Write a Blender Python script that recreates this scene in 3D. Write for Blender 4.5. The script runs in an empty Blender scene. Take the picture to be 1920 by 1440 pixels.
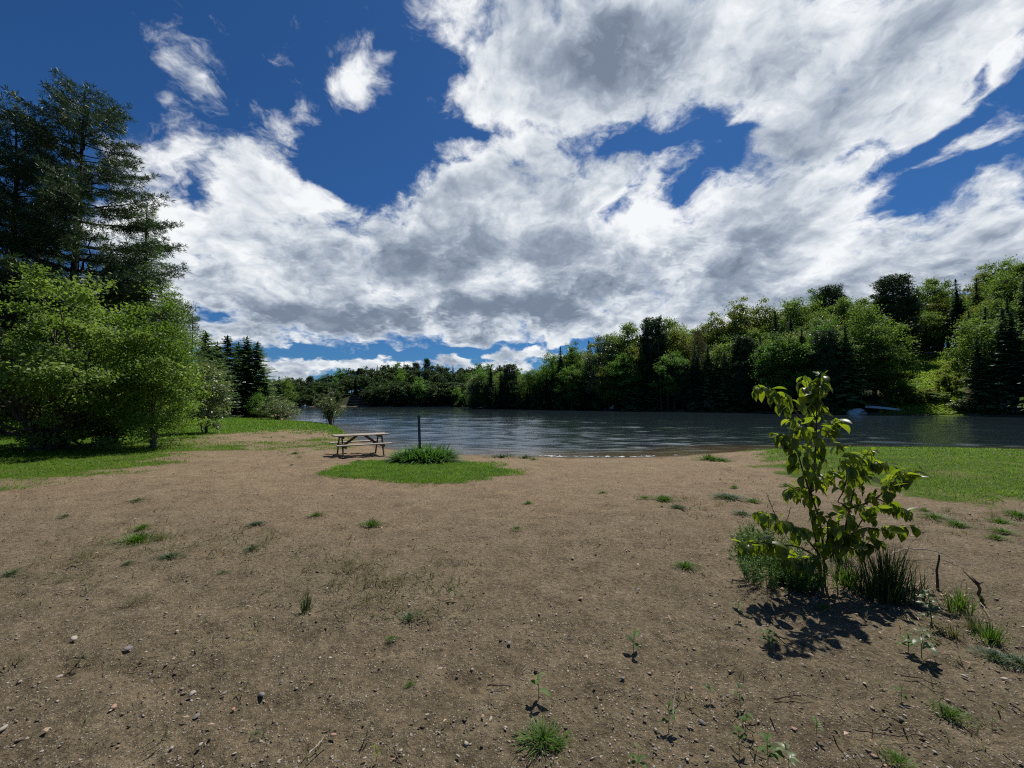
import bpy, bmesh, math, random
import numpy as np
from mathutils import Vector, Matrix, Euler

random.seed(7)
RNG = np.random.default_rng(11)
scene = bpy.context.scene
COL = scene.collection
R = math.radians

# ------------------------------------------------------------------ camera
FPX, CX, HY = 740.0, 960.0, 757.0          # focal length and horizon row of a 1920 x 1440 frame
EYE = 1.62
WZ = -0.38                                  # level of the lake
PITCH = math.atan((HY - 720.0) / FPX)
cam_d = bpy.data.cameras.new('camera')
cam_d.sensor_width = 36.0
cam_d.lens = FPX / 1920.0 * 36.0
cam_d.clip_start = 0.05
cam_d.clip_end = 6000.0
cam = bpy.data.objects.new('camera', cam_d)
COL.objects.link(cam)
cam.location = (0, 0, EYE)
cam.rotation_euler = (math.pi / 2 + PITCH, 0, 0)
scene.camera = cam
CP, SP = math.cos(PITCH), math.sin(PITCH)

def ray(px, py):
    """direction in the world of one point of the photograph"""
    u, v = (px - CX) / FPX, (720.0 - py) / FPX
    return np.array([u, CP - v * SP, SP + v * CP])

def at_depth(px, py, Y):
    d = ray(px, py)
    return Vector(d * (Y / d[1]) + np.array([0, 0, EYE]))

# ------------------------------------------------------------------ node helpers
class NT:
    def __init__(s, tree):
        s.t = tree; s.n = tree.nodes; s.l = tree.links
    def new(s, typ, **kw):
        n = s.n.new(typ)
        for k, v in kw.items():
            setattr(n, k, v)
        return n
    def put(s, sock, v):
        if v is None: return
        if hasattr(v, 'is_linked') or hasattr(v, 'links'):
            s.l.new(v, sock)
        else:
            if hasattr(sock.default_value, '__len__') and not hasattr(v, '__len__'):
                v = [v] * len(sock.default_value)
            if hasattr(sock.default_value, '__len__') and len(sock.default_value) == 4 and len(v) == 3:
                v = tuple(v) + (1.0,)
            sock.default_value = v
    def math(s, op, a, b=None, c=None, clamp=False):
        n = s.new('ShaderNodeMath', operation=op); n.use_clamp = clamp
        for i, v in enumerate((a, b, c)):
            s.put(n.inputs[i], v)
        return n.outputs[0]
    def vec(s, op, a, b=None, scale=None):
        n = s.new('ShaderNodeVectorMath', operation=op)
        s.put(n.inputs[0], a)
        if b is not None: s.put(n.inputs[1], b)
        if scale is not None: s.put(n.inputs['Scale'], scale)
        return n.outputs['Value'] if op in ('DOT_PRODUCT', 'LENGTH', 'DISTANCE') else n.outputs[0]
    def noise(s, v, scale, detail=4, rough=0.5, dist=0.0, col=False):
        n = s.new('ShaderNodeTexNoise')
        if v is not None: s.l.new(v, n.inputs['Vector'])
        n.inputs['Scale'].default_value = scale
        n.inputs['Detail'].default_value = detail
        n.inputs['Roughness'].default_value = rough
        n.inputs['Distortion'].default_value = dist
        return n.outputs['Color' if col else 'Fac']
    def voro(s, v, scale, feature='F1', out='Distance', rnd=1.0):
        n = s.new('ShaderNodeTexVoronoi', feature=feature)
        if v is not None: s.l.new(v, n.inputs['Vector'])
        n.inputs['Scale'].default_value = scale
        n.inputs['Randomness'].default_value = rnd
        return n.outputs[out]
    def ramp(s, f, stops, interp='LINEAR'):
        n = s.new('ShaderNodeValToRGB')
        n.color_ramp.interpolation = interp
        e = n.color_ramp.elements
        while len(e) < len(stops): e.new(0.5)
        for k, (p, c) in zip(e, stops):
            k.position = p
            k.color = (c, c, c, 1) if not hasattr(c, '__len__') else tuple(c) + (1.0,)
        s.put(n.inputs[0], f)
        return n.outputs[0]
    def mapr(s, v, a, b, c=0.0, d=1.0, smooth=True):
        n = s.new('ShaderNodeMapRange')
        n.interpolation_type = 'SMOOTHSTEP' if smooth else 'LINEAR'
        s.put(n.inputs[0], v)
        for i, q in enumerate((a, b, c, d)): s.put(n.inputs[i + 1], q)
        return n.outputs[0]
    def mix(s, f, a, b, mode='MIX'):
        n = s.new('ShaderNodeMix', data_type='RGBA', blend_type=mode)
        s.put(n.inputs[0], f); s.put(n.inputs[6], a); s.put(n.inputs[7], b)
        return n.outputs[2]
    def mapping(s, v, loc=(0, 0, 0), rot=(0, 0, 0), scale=(1, 1, 1), typ='POINT'):
        n = s.new('ShaderNodeMapping', vector_type=typ)
        s.l.new(v, n.inputs[0])
        for i, q in enumerate((loc, rot, scale)): n.inputs[i + 1].default_value = q
        return n.outputs[0]
    def bump(s, h, strength, dist, normal=None):
        n = s.new('ShaderNodeBump')
        s.put(n.inputs['Strength'], strength)
        n.inputs['Distance'].default_value = dist
        s.l.new(h, n.inputs['Height'])
        if normal is not None: s.l.new(normal, n.inputs['Normal'])
        return n.outputs[0]

def new_mat(name):
    m = bpy.data.materials.new(name); m.use_nodes = True
    m.node_tree.nodes.clear()
    t = NT(m.node_tree)
    out = t.new('ShaderNodeOutputMaterial')
    return m, t, out

def principled(t, color, rough=0.6, spec=0.5, normal=None, **kw):
    p = t.new('ShaderNodeBsdfPrincipled')
    t.put(p.inputs['Base Color'], color)
    t.put(p.inputs['Roughness'], rough)
    t.put(p.inputs['Specular IOR Level'], spec)
    if normal is not None: t.l.new(normal, p.inputs['Normal'])
    for k, v in kw.items(): t.put(p.inputs[k.replace('_', ' ')], v)
    return p.outputs[0]
# ------------------------------------------------------------------ sun and sky
SUN_AZ, SUN_EL = R(30), R(61)               # azimuth counted from +Y towards +X
SUN_DIR = Vector((math.sin(SUN_AZ) * math.cos(SUN_EL), math.cos(SUN_AZ) * math.cos(SUN_EL), math.sin(SUN_EL)))
sun_d = bpy.data.lights.new('sun', 'SUN')
sun_d.energy = 4.4
sun_d.angle = R(0.53)
sun_d.color = (1.0, 0.95, 0.87)
sun = bpy.data.objects.new('sun', sun_d)
COL.objects.link(sun)
sun.rotation_euler = (-SUN_DIR).to_track_quat('-Z', 'Y').to_euler()
sun.location = (30, 50, 90)

# clouds: soft ellipses of cover in directions of the sky (centre px, py, half axes, tilt, weight)
CLOUDS = [
 (850, 40, 110, 70, -40, .75), (1110, 45, 350, 140, -10, 1.2), (985, 60, 200, 110, -35, .9), (905, 185, 105, 42, 8, .8), (1010, 160, 190, 90, 0, 1.0),
 (1130, 215, 130, 40, -5, .5),
 (1400, 120, 420, 135, 0, 1.25), (1640, 120, 420, 130, 28, 1.25), (1850, 30, 260, 100, 30, .9), (1740, 215, 340, 60, 36, 1.45),
 (1560, 215, 170, 60, 20, .7), (1860, 245, 150, 44, 36, 1.25),
 (495, 320, 150, 70, 68, 1.3), (470, 420, 150, 90, 10, .7), (590, 410, 130, 65, 0, .6), (720, 450, 430, 130, 2, 1.15), (930, 340, 230, 120, 33, 1.0), (985, 285, 110, 60, 0, .6),
 (1175, 320, 105, 40, 28, .75), (1040, 400, 180, 120, 0, .8), (1000, 510, 560, 150, 4, 1.2),
 (1215, 420, 70, 50, 10, .5), (1330, 470, 330, 100, 30, 1.0), (1470, 350, 270, 80, 44, 1.05), (1560, 400, 150, 60, 35, .5), (1490, 530, 420, 100, 14, 1.1),
 (1770, 430, 330, 70, 30, 1.1), (1780, 500, 300, 60, 16, .9), (1860, 360, 120, 50, 35, .5),
 (350, 500, 170, 110, 0, .95), (340, 410, 60, 40, 0, .45), (620, 590, 380, 70, 0, 1.0), (1000, 600, 330, 60, 3, .9), (450, 620, 120, 28, 0, .6),
 (680, 122, 120, 75, 62, .60), (740, 95, 20, 12, 0, .3), (335, 115, 130, 80, -25, .56), (380, 185, 150, 80, -65, .54),
 (300, 285, 85, 55, -30, .50), (335, 335, 60, 30, 0, .32), (390, 285, 70, 34, 10, .40), (330, 385, 50, 36, 0, .42),
 (475, 185, 26, 18, 50, .3), (80, 40, 120, 22, -35, .25), (140, 20, 90, 14, -20, .2), (760, 325, 50, 22, 25, .35), (850, 280, 40, 16, 20, .3),
 (690, 692, 340, 26, 1, 1.2), (745, 676, 40, 16, 0, .35), (1000, 668, 100, 28, 10, 1.15), (560, 690, 100, 24, 8, .8), (900, 683, 200, 14, 0, .5),
 (-300, 300, 400, 120, 0, .8), (2400, 350, 400, 110, 20, 1.0), (2300, 80, 300, 100, 20, .8),
 (1720, 560, 330, 70, 12, 1.0), (1300, 590, 250, 50, 14, .8), (1880, 470, 160, 60, 20, .7),
 (1300, 315, 100, 40, 30, .62), (1400, 290, 130, 26, 32, .55), (1700, 320, 280, 34, 34, .75), (830, 60, 100, 70, -50, .55), (865, 180, 110, 44, 8, .55), (1230, 350, 60, 40, 30, .4),
]
GAPS = [
 (1150, 395, 75, 22, 48, .9), (1215, 275, 140, 20, 8, .7), (1315, 330, 85, 24, 40, .75), (1270, 380, 60, 26, -30, .55), (1400, 250, 120, 12, 8, .6), (1590, 300, 75, 20, 40, .75), (1690, 295, 200, 20, 36, .8), (1810, 290, 170, 16, 33, .55), (1560, 410, 45, 14, 15, .5),
 (1840, 145, 150, 12, 36, .8), (400, 365, 90, 50, -15, .9), (415, 590, 85, 24, 0, 1.1), (860, 663, 420, 11, 2, 1.0), (570, 662, 80, 14, -8, .9), (1120, 645, 110, 9, 12, .7),
 (720, 300, 230, 40, 0, .5), (930, 245, 130, 18, 5, .6), (650, 325, 90, 34, 0, .6), (250, 200, 60, 90, 0, .4),
]
DARKS = [   # thick parts that let little sun through
 (1130, 75, 190, 110, 0, .75), (1210, 130, 170, 90, -10, .55), (1580, 90, 230, 70, 25, .6), (1420, 170, 200, 50, 5, .35), (1760, 60, 200, 50, 30, .3),
 (560, 600, 200, 45, 0, .8), (760, 600, 330, 45, 0, .9), (1000, 590, 330, 45, 5, .7), (640, 480, 250, 55, 0, .5), (880, 480, 260, 70, 0, .55),
 (1300, 480, 230, 45, 22, .75), (1130, 540, 300, 50, 8, .55), (1500, 545, 320, 50, 10, .7), (1800, 530, 260, 40, 14, .8), (1010, 310, 70, 60, 0, .35),
 (350, 520, 130, 60, 0, .55), (1450, 460, 150, 50, 30, .35), (1850, 445, 180, 20, 22, .6), (700, 655, 420, 14, 0, .5),
]
world = bpy.data.worlds.new('World')
scene.world = world
world.use_nodes = True
world.node_tree.nodes.clear()
w = NT(world.node_tree)
d = w.new('ShaderNodeTexCoord').outputs['Generated']

def spot_sum(spots, v, acc):
    for (px, py, a, b, ang, wt) in spots:
        c = ray(px, py); c = c / np.linalg.norm(c)
        t = R(ang)
        e1 = ray(px + a * math.cos(t), py - a * math.sin(t)); e1 = e1 / np.linalg.norm(e1) - c
        e2 = ray(px + b * math.sin(t), py + b * math.cos(t)); e2 = e2 / np.linalg.norm(e2) - c
        la, lb = np.linalg.norm(e1), np.linalg.norm(e2)
        x = Vector(e1).normalized()
        zc = Vector(c)
        x = (x - zc * x.dot(zc)).normalized()
        y = zc.cross(x)
        M = Matrix((x, y, zc)).transposed()
        m = w.mapping(v, tuple(c), tuple(M.to_euler()), (la * 1.25, lb * 1.25, 0.8), 'TEXTURE')
        g = w.new('ShaderNodeTexGradient', gradient_type='SPHERICAL')
        w.l.new(m, g.inputs[0])
        acc = w.math('MULTIPLY_ADD', g.outputs['Fac'], wt * 1.15, acc)
    return acc

sep = w.new('ShaderNodeSeparateXYZ'); w.l.new(d, sep.inputs[0])
zz = w.math('MAXIMUM', sep.outputs[2], 0.0)
inv = w.math('DIVIDE', 1.0, w.math('ADD', zz, 0.50))
flat = w.vec('SCALE', d, scale=inv)
flat = w.mapping(flat, scale=(1.75, 1.5, 2.3))
warp_c = w.noise(flat, 3.0, 4, .55, col=True)
warp = w.vec('SCALE', w.vec('SUBTRACT', warp_c, (.5, .5, .5)), scale=0.20)
dw = w.vec('ADD', d, w.vec('SCALE', w.vec('SUBTRACT', warp_c, (.5, .5, .5)), scale=0.13))
fl2 = w.vec('ADD', flat, warp)
n_big = w.noise(fl2, 3.1, 11, .54, .1)
n_fine = w.noise(fl2, 12.0, 9, .66, .25)
cover = spot_sum(GAPS and [(a, b, c_, d_, e, -f) for (a, b, c_, d_, e, f) in GAPS], dw, None or spot_sum(CLOUDS, dw, w.math('MULTIPLY_ADD', w.noise(flat, .8, 2, .5), .5, -.50)))
cover_c = w.math('MULTIPLY_ADD', w.math('MINIMUM', cover, 1.3), .66, -.08)
nn = w.math('ADD', w.math('MULTIPLY_ADD', n_big, 2.3, -1.15), w.math('MULTIPLY_ADD', n_fine, 1.15, -.575))
field = w.math('ADD', cover_c, nn)
n_wisp = w.noise(w.mapping(fl2, rot=(0, 0, .5), scale=(.7, 1.5, 1)), 19.0, 6, .62, .5)
field = w.math('ADD', field, w.math('MULTIPLY_ADD', n_wisp, .60, -.30))
dens = w.mapr(field, -.06, .62)
# relief of the clouds: cover sampled again a step towards the sun
sd = w.vec('ADD', fl2, tuple(Vector((SUN_DIR.x, SUN_DIR.y, SUN_DIR.z)) * 0.09))
n_sun = w.noise(sd, 3.1, 6, .54, .1)
relief = w.math('SUBTRACT', n_big, n_sun)
sd2 = w.vec('ADD', fl2, tuple(SUN_DIR * 0.035))
n_sun2 = w.noise(sd2, 12.0, 6, .66, .25)
relief2 = w.math('SUBTRACT', n_fine, n_sun2)
dark = spot_sum(DARKS, dw, None or w.math('ADD', 0.0, 0.0))
dark = w.math('MULTIPLY', dark, w.mapr(field, .25, 1.0))
dark = w.math('MULTIPLY', dark, w.mapr(n_big, .34, .60, .45, 1.2))
lit = w.math('MULTIPLY_ADD', relief, 2.5, .84)
lit = w.math('MULTIPLY_ADD', relief2, .5, lit)
lit = w.math('SUBTRACT', lit, w.math('MULTIPLY', w.math('MINIMUM', dark, 1.0), .62))
lit = w.math('SUBTRACT', lit, w.mapr(field, .35, 1.4, 0.0, .34))
ccol = w.ramp(lit, [(0.0, (.19, .235, .31)), (.3, (.30, .355, .44)), (.55, (.48, .535, .61)), (.78, (.72, .765, .81)), (1.0, (.93, .95, .96))])
sky = w.new('ShaderNodeTexSky', sky_type='NISHITA')
sky.sun_disc = False
sky.sun_elevation = SUN_EL
sky.sun_rotation = SUN_AZ
sky.altitude = 300
sky.air_density = 1.0
sky.dust_density = 0.4
sky.ozone_density = 3.5
tint = w.mix(1.0, sky.outputs[0], (.30, .66, 1.06), 'MULTIPLY')
bg1 = w.new('ShaderNodeBackground'); w.l.new(tint, bg1.inputs[0]); bg1.inputs[1].default_value = 0.050
bg2 = w.new('ShaderNodeBackground'); w.l.new(ccol, bg2.inputs[0]); bg2.inputs[1].default_value = 0.83
mx = w.new('ShaderNodeMixShader')
w.l.new(w.math('MULTIPLY', dens, .97), mx.inputs[0]); w.l.new(bg1.outputs[0], mx.inputs[1]); w.l.new(bg2.outputs[0], mx.inputs[2])
wo = w.new('ShaderNodeOutputWorld'); w.l.new(mx.outputs[0], wo.inputs[0])
world.cycles.sampling_method = 'MANUAL'
world.cycles.sample_map_resolution = 512

vs = scene.view_settings
scene.display_settings.display_device = 'sRGB'
vs.view_transform = 'Standard'; vs.look = 'None'; vs.exposure = 0.3; vs.gamma = 1.0; vs.use_curve_mapping = False
cy = scene.cycles
cy.max_bounces = 6; cy.diffuse_bounces = 3; cy.glossy_bounces = 3; cy.transmission_bounces = 4; cy.transparent_max_bounces = 6
cy.caustics_reflective = False; cy.caustics_refractive = False
cy.use_denoising = False
cy.pixel_filter_type = 'BLACKMAN_HARRIS'
cy.filter_width = 1.15
cy.sample_clamp_indirect = 6.0
# ------------------------------------------------------------------ numpy noise
_PERM = np.random.default_rng(5).permutation(4096).astype(np.int64)
_PERM = np.concatenate([_PERM, _PERM])
_GR = np.stack([np.cos(np.linspace(0, 2 * np.pi, 256, endpoint=False)), np.sin(np.linspace(0, 2 * np.pi, 256, endpoint=False))], 1)

def perlin(x, y):
    xi = np.floor(x).astype(np.int64); yi = np.floor(y).astype(np.int64)
    xf, yf = x - xi, y - yi
    def g(ix, iy, fx, fy):
        h = _PERM[(_PERM[ix & 4095] + iy) & 4095] & 255
        v = _GR[h]
        return v[..., 0] * fx + v[..., 1] * fy
    u = xf * xf * xf * (xf * (xf * 6 - 15) + 10); v = yf * yf * yf * (yf * (yf * 6 - 15) + 10)
    a = g(xi, yi, xf, yf); b = g(xi + 1, yi, xf - 1, yf)
    c = g(xi, yi + 1, xf, yf - 1); e = g(xi + 1, yi + 1, xf - 1, yf - 1)
    return (a + (b - a) * u) * (1 - v) + (c + (e - c) * u) * v

def fbm(x, y, oct=4, rough=.5):
    s = 0; a = 1.0
    for k in range(oct):
        s = s + a * perlin(x * 2 ** k + 17.3 * k, y * 2 ** k - 9.1 * k); a *= rough
    return s

def sstep(a, b, x):
    t = np.clip((x - a) / (b - a), 0, 1)
    return t * t * (3 - 2 * t)

def poly_sd(poly, x, y):
    """signed distance (positive inside) and index / parameter of the nearest edge"""
    P = np.asarray(poly, float); n = len(P)
    best = np.full(x.shape, 1e18); bi = np.zeros(x.shape, int); bt = np.zeros(x.shape)
    inside = np.zeros(x.shape, bool)
    for i in range(n):
        a = P[i]; b = P[(i + 1) % n]
        ex, ey = b - a
        t = np.clip(((x - a[0]) * ex + (y - a[1]) * ey) / (ex * ex + ey * ey + 1e-12), 0, 1)
        dx = x - a[0] - t * ex; dy = y - a[1] - t * ey
        q = dx * dx + dy * dy
        m = q < best
        best[m] = q[m]; bi[m] = i; bt[m] = t[m]
        c = ((a[1] <= y) != (b[1] <= y))
        with np.errstate(divide='ignore', invalid='ignore'):
            xx = a[0] + (y - a[1]) * ex / (ey if ey != 0 else 1e-12)
        inside ^= c & (x < xx)
    d = np.sqrt(best)
    return np.where(inside, d, -d), bi, bt

# ------------------------------------------------------------------ the lake outline: (x, y, rise length, hill slope)
def onwater(px, py):
    dd = ray(px, py); t = (WZ - EYE) / dd[2]
    return dd[0] * t, dd[1] * t
SHORE = []
for px, py, k, s in [(548, 793, 1.6, 0), (572, 794, 1.2, 0), (620, 798, 1.2, 0), (637, 804, 1.2, 0), (655, 816, 1.5, 0), (663, 822, 2.0, 0), (700, 833, 4, 0), (740, 842, 5, 0),
                     (800, 848, 5, 0), (870, 852, 5, 0), (1000, 855, 5, 0), (1060, 857.5, 5, 0), (1180, 857.5, 5, 0), (1260, 855, 5, 0), (1310, 851, 3, 0), (1400, 846, 2, 0), (1500, 845.5, 1.2, 0), (1700, 847, 1.0, 0), (1920, 853, 1.0, 0)]:
    SHORE.append(onwater(px, py) + (k, s))
SHORE += [(34, 14.5, 1.5, 0), (60, 4, 2, 0), (95, -5, 3, .3), (100, 22, 3, .36), (86, 43, 3, .40)]
RBANK_PX = [(1920, 59), (1800, 64), (1700, 69), (1600, 73), (1500, 80), (1400, 88), (1300, 96), (1200, 107), (1100, 119), (1000, 131), (930, 140), (884, 147)]
_sl = [.42, .42, .40, .36, .33, .32, .31, .27, .20, .12, .07, .05]
for (px, D), s in zip(RBANK_PX, _sl):
    SHORE.append(((px - CX) / FPX * D, D, 2.5, s))
SHORE += [(-12, 158, 3, .05), (8, 178, 3, .1), (24, 205, 3, .12), (26, 236, 3, .25), (13, 246, 3, .30), (-30, 249, 3, .38), (-70, 250, 3, .40), (-110, 249, 3, .32), (-128, 247, 3, .2), (-139, 242, 3, .12), (-140, 225, 3, .03),
          (-108, 182, 3, .0), (-86, 150, 3, 0), (-60, 104, 3, 0), (-36, 62, 3, 0), (-27, 47, 2, 0)]
SHP = np.array([(a, b) for a, b, _, _ in SHORE]); SHK = np.array([q[2] for q in SHORE]); SHS = np.array([q[3] for q in SHORE])

def ground(x, y, full=False):
    x = np.asarray(x, float); y = np.asarray(y, float)
    sh = x.shape
    x = np.atleast_1d(x).astype(float); y = np.atleast_1d(y).astype(float)
    d, bi, bt = poly_sd(SHP, x, y)
    d = -d                                                   # positive on land
    nx = (bi + 1) % len(SHP)
    k = SHK[bi] * (1 - bt) + SHK[nx] * bt
    s = SHS[bi] * (1 - bt) + SHS[nx] * bt
    near = (y < 130) & (x < 30) | (y < 30) & (x < 60)
    top = np.where(near, 0.40, 0.7)
    dl = np.maximum(d, 0)
    land = top * (1 - np.exp(-dl / k)) + s * 62 * (1 - np.exp(-np.maximum(dl - 2, 0) / 62)) + np.where(s > 0.02, fbm(x / 30., y / 30., 2) * np.minimum(dl * .08, 2.0), 0)
    lake = np.maximum(-0.14 * np.maximum(-d, 0), -3.0)
    z = WZ + np.where(d > 0, land, lake)
    r = np.hypot(x, y)
    und = fbm(x / 3.1, y / 3.1, 2) * .03 * np.clip(d / 4, 0, 1) * (r < 120)
    z = z + und
    return (z if not full else (z, d, s)) if sh else (float(z[0]) if not full else (float(z[0]), float(d[0]), float(s[0])))

def P(px, py, lift=0.0):
    """the point of the ground seen at one point of the photograph"""
    dd = ray(px, py); z = -.1
    for _ in range(13):
        t = (z - EYE) / dd[2]
        z = .5 * z + .5 * ground(dd[0] * t, dd[1] * t)
    t = (z - EYE) / dd[2]
    return Vector((dd[0] * t, dd[1] * t, ground(dd[0] * t, dd[1] * t) + lift))

def gpoly(pts):
    return [tuple(P(a, b))[:2] for a, b in pts]
ISLAND = gpoly([(598, 884), (640, 873), (700, 866), (770, 862), (860, 864), (930, 870), (978, 880), (955, 890), (900, 900), (820, 908), (740, 908), (680, 903), (640, 897)])
LLAWN = gpoly([(-400, 985), (0, 910), (130, 899), (230, 881), (300, 868), (370, 852), (440, 841), (520, 843), (600, 843), (650, 836), (663, 826)]) + [(-9.5, 24.5), (-14, 34), (-18, 42), (-28, 47), (-38, 62), (-62, 104), (-150, 104), (-150, 0), (-60, -10)]
RLAWN = gpoly([(1440, 866), (1425, 872), (1480, 884), (1540, 902), (1620, 915), (1700, 926), (1780, 940), (1860, 946), (1990, 950), (2300, 985)]) + [(30, 2), (60, 4), (34, 15.5), (20, 17.2), (13, 17.6), (10.4, 17.4)]
SANDP = P(500, 815)
def lawn(x, y):
    nz = fbm(x / 1.3, y / 1.3, 4, .6)
    a = sstep(-.30, .42, poly_sd(ISLAND, x, y)[0] + nz * .75)
    b0 = poly_sd(LLAWN, x, y)[0]
    b = sstep(-.8, 1.3, b0 + nz * 1.7)
    c = sstep(-.55, .75, poly_sd(RLAWN, x, y)[0] + nz * 1.4)
    # worn, half bare part of the left lawn by the beach
    e = np.exp(-(((x + 10.5) / 4.5) ** 2 + ((y - 20) / 4.5) ** 2))
    f = np.exp(-(((x - SANDP.x) / 2.2) ** 2 + ((y - SANDP.y) / 4.0) ** 2))
    b = b * np.clip(1 - .72 * e - .88 * f + nz * .9 * (e + f), 0, 1)
    m = np.maximum(np.maximum(a, b), c)
    # thin grass at the water's edge right of the beach
    return np.clip(m, 0, 1)

# ------------------------------------------------------------------ mesh builders
def mesh_np(name, verts, faces, mat=None, attrs=None, smooth=False):
    """faces: list of int arrays (n, k)"""
    me = bpy.data.meshes.new(name)
    verts = np.asarray(verts, np.float32)
    me.vertices.add(len(verts)); me.vertices.foreach_set('co', verts.ravel())
    faces = [np.asarray(f, np.int32) for f in faces if len(f)]
    nl = sum(f.size for f in faces); nf = sum(len(f) for f in faces)
    me.loops.add(nl); me.loops.foreach_set('vertex_index', np.concatenate([f.ravel() for f in faces]))
    me.polygons.add(nf)
    st = []; o = 0
    for f in faces:
        st.append(o + np.arange(len(f), dtype=np.int32) * f.shape[1]); o += f.size
    me.polygons.foreach_set('loop_start', np.concatenate(st))
    if smooth: me.polygons.foreach_set('use_smooth', np.ones(nf, bool))
    for k, v in (attrs or {}).items():
        at = me.attributes.new(k, 'FLOAT', 'POINT'); at.data.foreach_set('value', np.asarray(v, np.float32))
    me.update(calc_edges=True); me.validate()
    if mat is not None: me.materials.append(mat)
    return me

def link(name, me, parent=None, loc=None, rot=None, scale=None):
    o = bpy.data.objects.new(name, me); COL.objects.link(o)
    if parent is not None: o.parent = parent
    if loc is not None: o.location = loc
    if rot is not None: o.rotation_euler = rot
    if scale is not None: o.scale = (scale,) * 3 if not hasattr(scale, '__len__') else scale
    return o

def tag(o, label=None, cat=None, group=None, kind=None):
    if label: o['label'] = label
    if cat: o['category'] = cat
    if group: o['group'] = group
    if kind: o['kind'] = kind
    return o

def empty(name, loc, rz=0.0, scale=1.0):
    o = link(name, None, None, loc, (0, 0, rz), scale)
    o.empty_display_size = .2
    return o

# ------------------------------------------------------------------ ground material
def mat_ground():
    m, t, out = new_mat('ground')
    geo = t.new('ShaderNodeNewGeometry').outputs['Position']
    def attr(n):
        a = t.new('ShaderNodeAttribute'); a.attribute_name = n; return a.outputs['Fac']
    lw, fo, sh = attr('lawn'), attr('forest'), attr('inland')
    n1 = t.noise(geo, .45, 4, .55); n2 = t.noise(geo, 3.2, 6, .6); n3 = t.noise(geo, 26, 7, .68); n4 = t.noise(geo, 150, 3, .6)
    sand = t.ramp(n2, [(.25, (.215, .158, .094)), (.5, (.290, .216, .130)), (.75, (.370, .280, .174))])
    red = t.mix(t.mapr(n1, .35, .65), sand, (.27, .190, .116))
    sand = t.mix(.55, sand, red)
    # gravelly brown soil towards the middle of the clearing, paler beach sand by the water
    soil = t.ramp(n2, [(.25, (.150, .118, .071)), (.5, (.210, .166, .102)), (.78, (.280, .225, .143))])
    sp = t.new('ShaderNodeSeparateXYZ'); t.l.new(geo, sp.inputs[0])
    yy = t.math('MULTIPLY_ADD', n1, 5.0, sp.outputs[1])
    c = t.mix(t.mapr(yy, 5.5, 12.0), soil, sand)
    c = t.mix(t.math('MULTIPLY', t.mapr(n3, .36, .62), .75), t.vec('SCALE', c, scale=.50), c)
    c = t.mix(t.mapr(n4, .52, .72), c, t.vec('SCALE', c, scale=1.7))
    c = t.mix(t.mapr(n4, .46, .30), c, t.vec('SCALE', c, scale=.55))
    streak = t.mapr(t.noise(t.mapping(geo, rot=(0, 0, R(-8)), scale=(.55, 4.2, 1)), 1.0, 5, .62, .4), .56, .70)
    c = t.mix(t.math('MULTIPLY', streak, .38), c, t.vec('SCALE', c, scale=1.45))
    damp = t.mapr(t.noise(geo, .9, 5, .65), .50, .66)
    c = t.mix(t.math('MULTIPLY', damp, .40), c, t.vec('SCALE', c, scale=.62))
    # single grains and chips of stone
    vc = t.voro(geo, 95.0, out='Color')
    s3 = t.new('ShaderNodeSeparateColor'); t.l.new(vc, s3.inputs[0])
    grain = t.ramp(s3.outputs[1], [(0, (.07, .06, .055)), (.4, (.13, .11, .09)), (.6, (.34, .29, .24)), (1, (.56, .52, .47))])
    vd = t.voro(geo, 95.0)
    gm = t.math('MULTIPLY', t.math('GREATER_THAN', s3.outputs[0], .62), t.mapr(vd, .42, .25))
    c = t.mix(t.math('MULTIPLY', gm, .85), c, grain)
    vc2 = t.voro(geo, 34.0, out='Color')
    s4 = t.new('ShaderNodeSeparateColor'); t.l.new(vc2, s4.inputs[0])
    vd2 = t.voro(geo, 34.0)
    gm2 = t.math('MULTIPLY', t.math('GREATER_THAN', s4.outputs[0], .86), t.mapr(vd2, .34, .2))
    c = t.mix(t.math('MULTIPLY', gm2, .8), c, t.ramp(s4.outputs[1], [(0, (.08, .07, .06)), (.35, (.15, .125, .10)), (1, (.46, .41, .36))]))
    # wet, darker sand at the water line
    wet = t.mapr(t.math('MULTIPLY_ADD', n1, .8, sh), .45, 1.1)
    c = t.mix(wet, t.vec('SCALE', c, scale=.50), c)
    # turf below the blades of grass
    g1 = t.ramp(t.noise(geo, 1.1, 6, .62), [(.28, (.048, .082, .009)), (.5, (.080, .130, .013)), (.7, (.125, .165, .022))])
    g1 = t.mix(t.mapr(t.noise(geo, 14, 5, .65), .38, .62), t.vec('SCALE', g1, scale=.55), g1)
    dry = t.mapr(t.noise(geo, .7, 5, .6), .52, .72)
    g1 = t.mix(t.math('MULTIPLY', dry, .55), g1, (.175, .150, .070))
    lm = t.mapr(t.math('ADD', t.math('MULTIPLY_ADD', t.math('SUBTRACT', n3, .5), 1.1, lw), t.math('MULTIPLY', t.math('SUBTRACT', n2, .5), .5)), .30, .78)
    c = t.mix(lm, c, g1)
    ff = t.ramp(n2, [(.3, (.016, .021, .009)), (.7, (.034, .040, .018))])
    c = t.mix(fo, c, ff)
    h = t.math('ADD', t.math('MULTIPLY', n3, .040), t.math('MULTIPLY', n4, .011))
    h = t.math('ADD', h, t.math('MULTIPLY', gm, .0035))
    h = t.math('ADD', h, t.math('MULTIPLY', gm2, .012))
    nb = t.bump(h, 1.0, 1.0)
    t.l.new(principled(t, c, .93, .12, nb), out.inputs[0])
    return m

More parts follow.
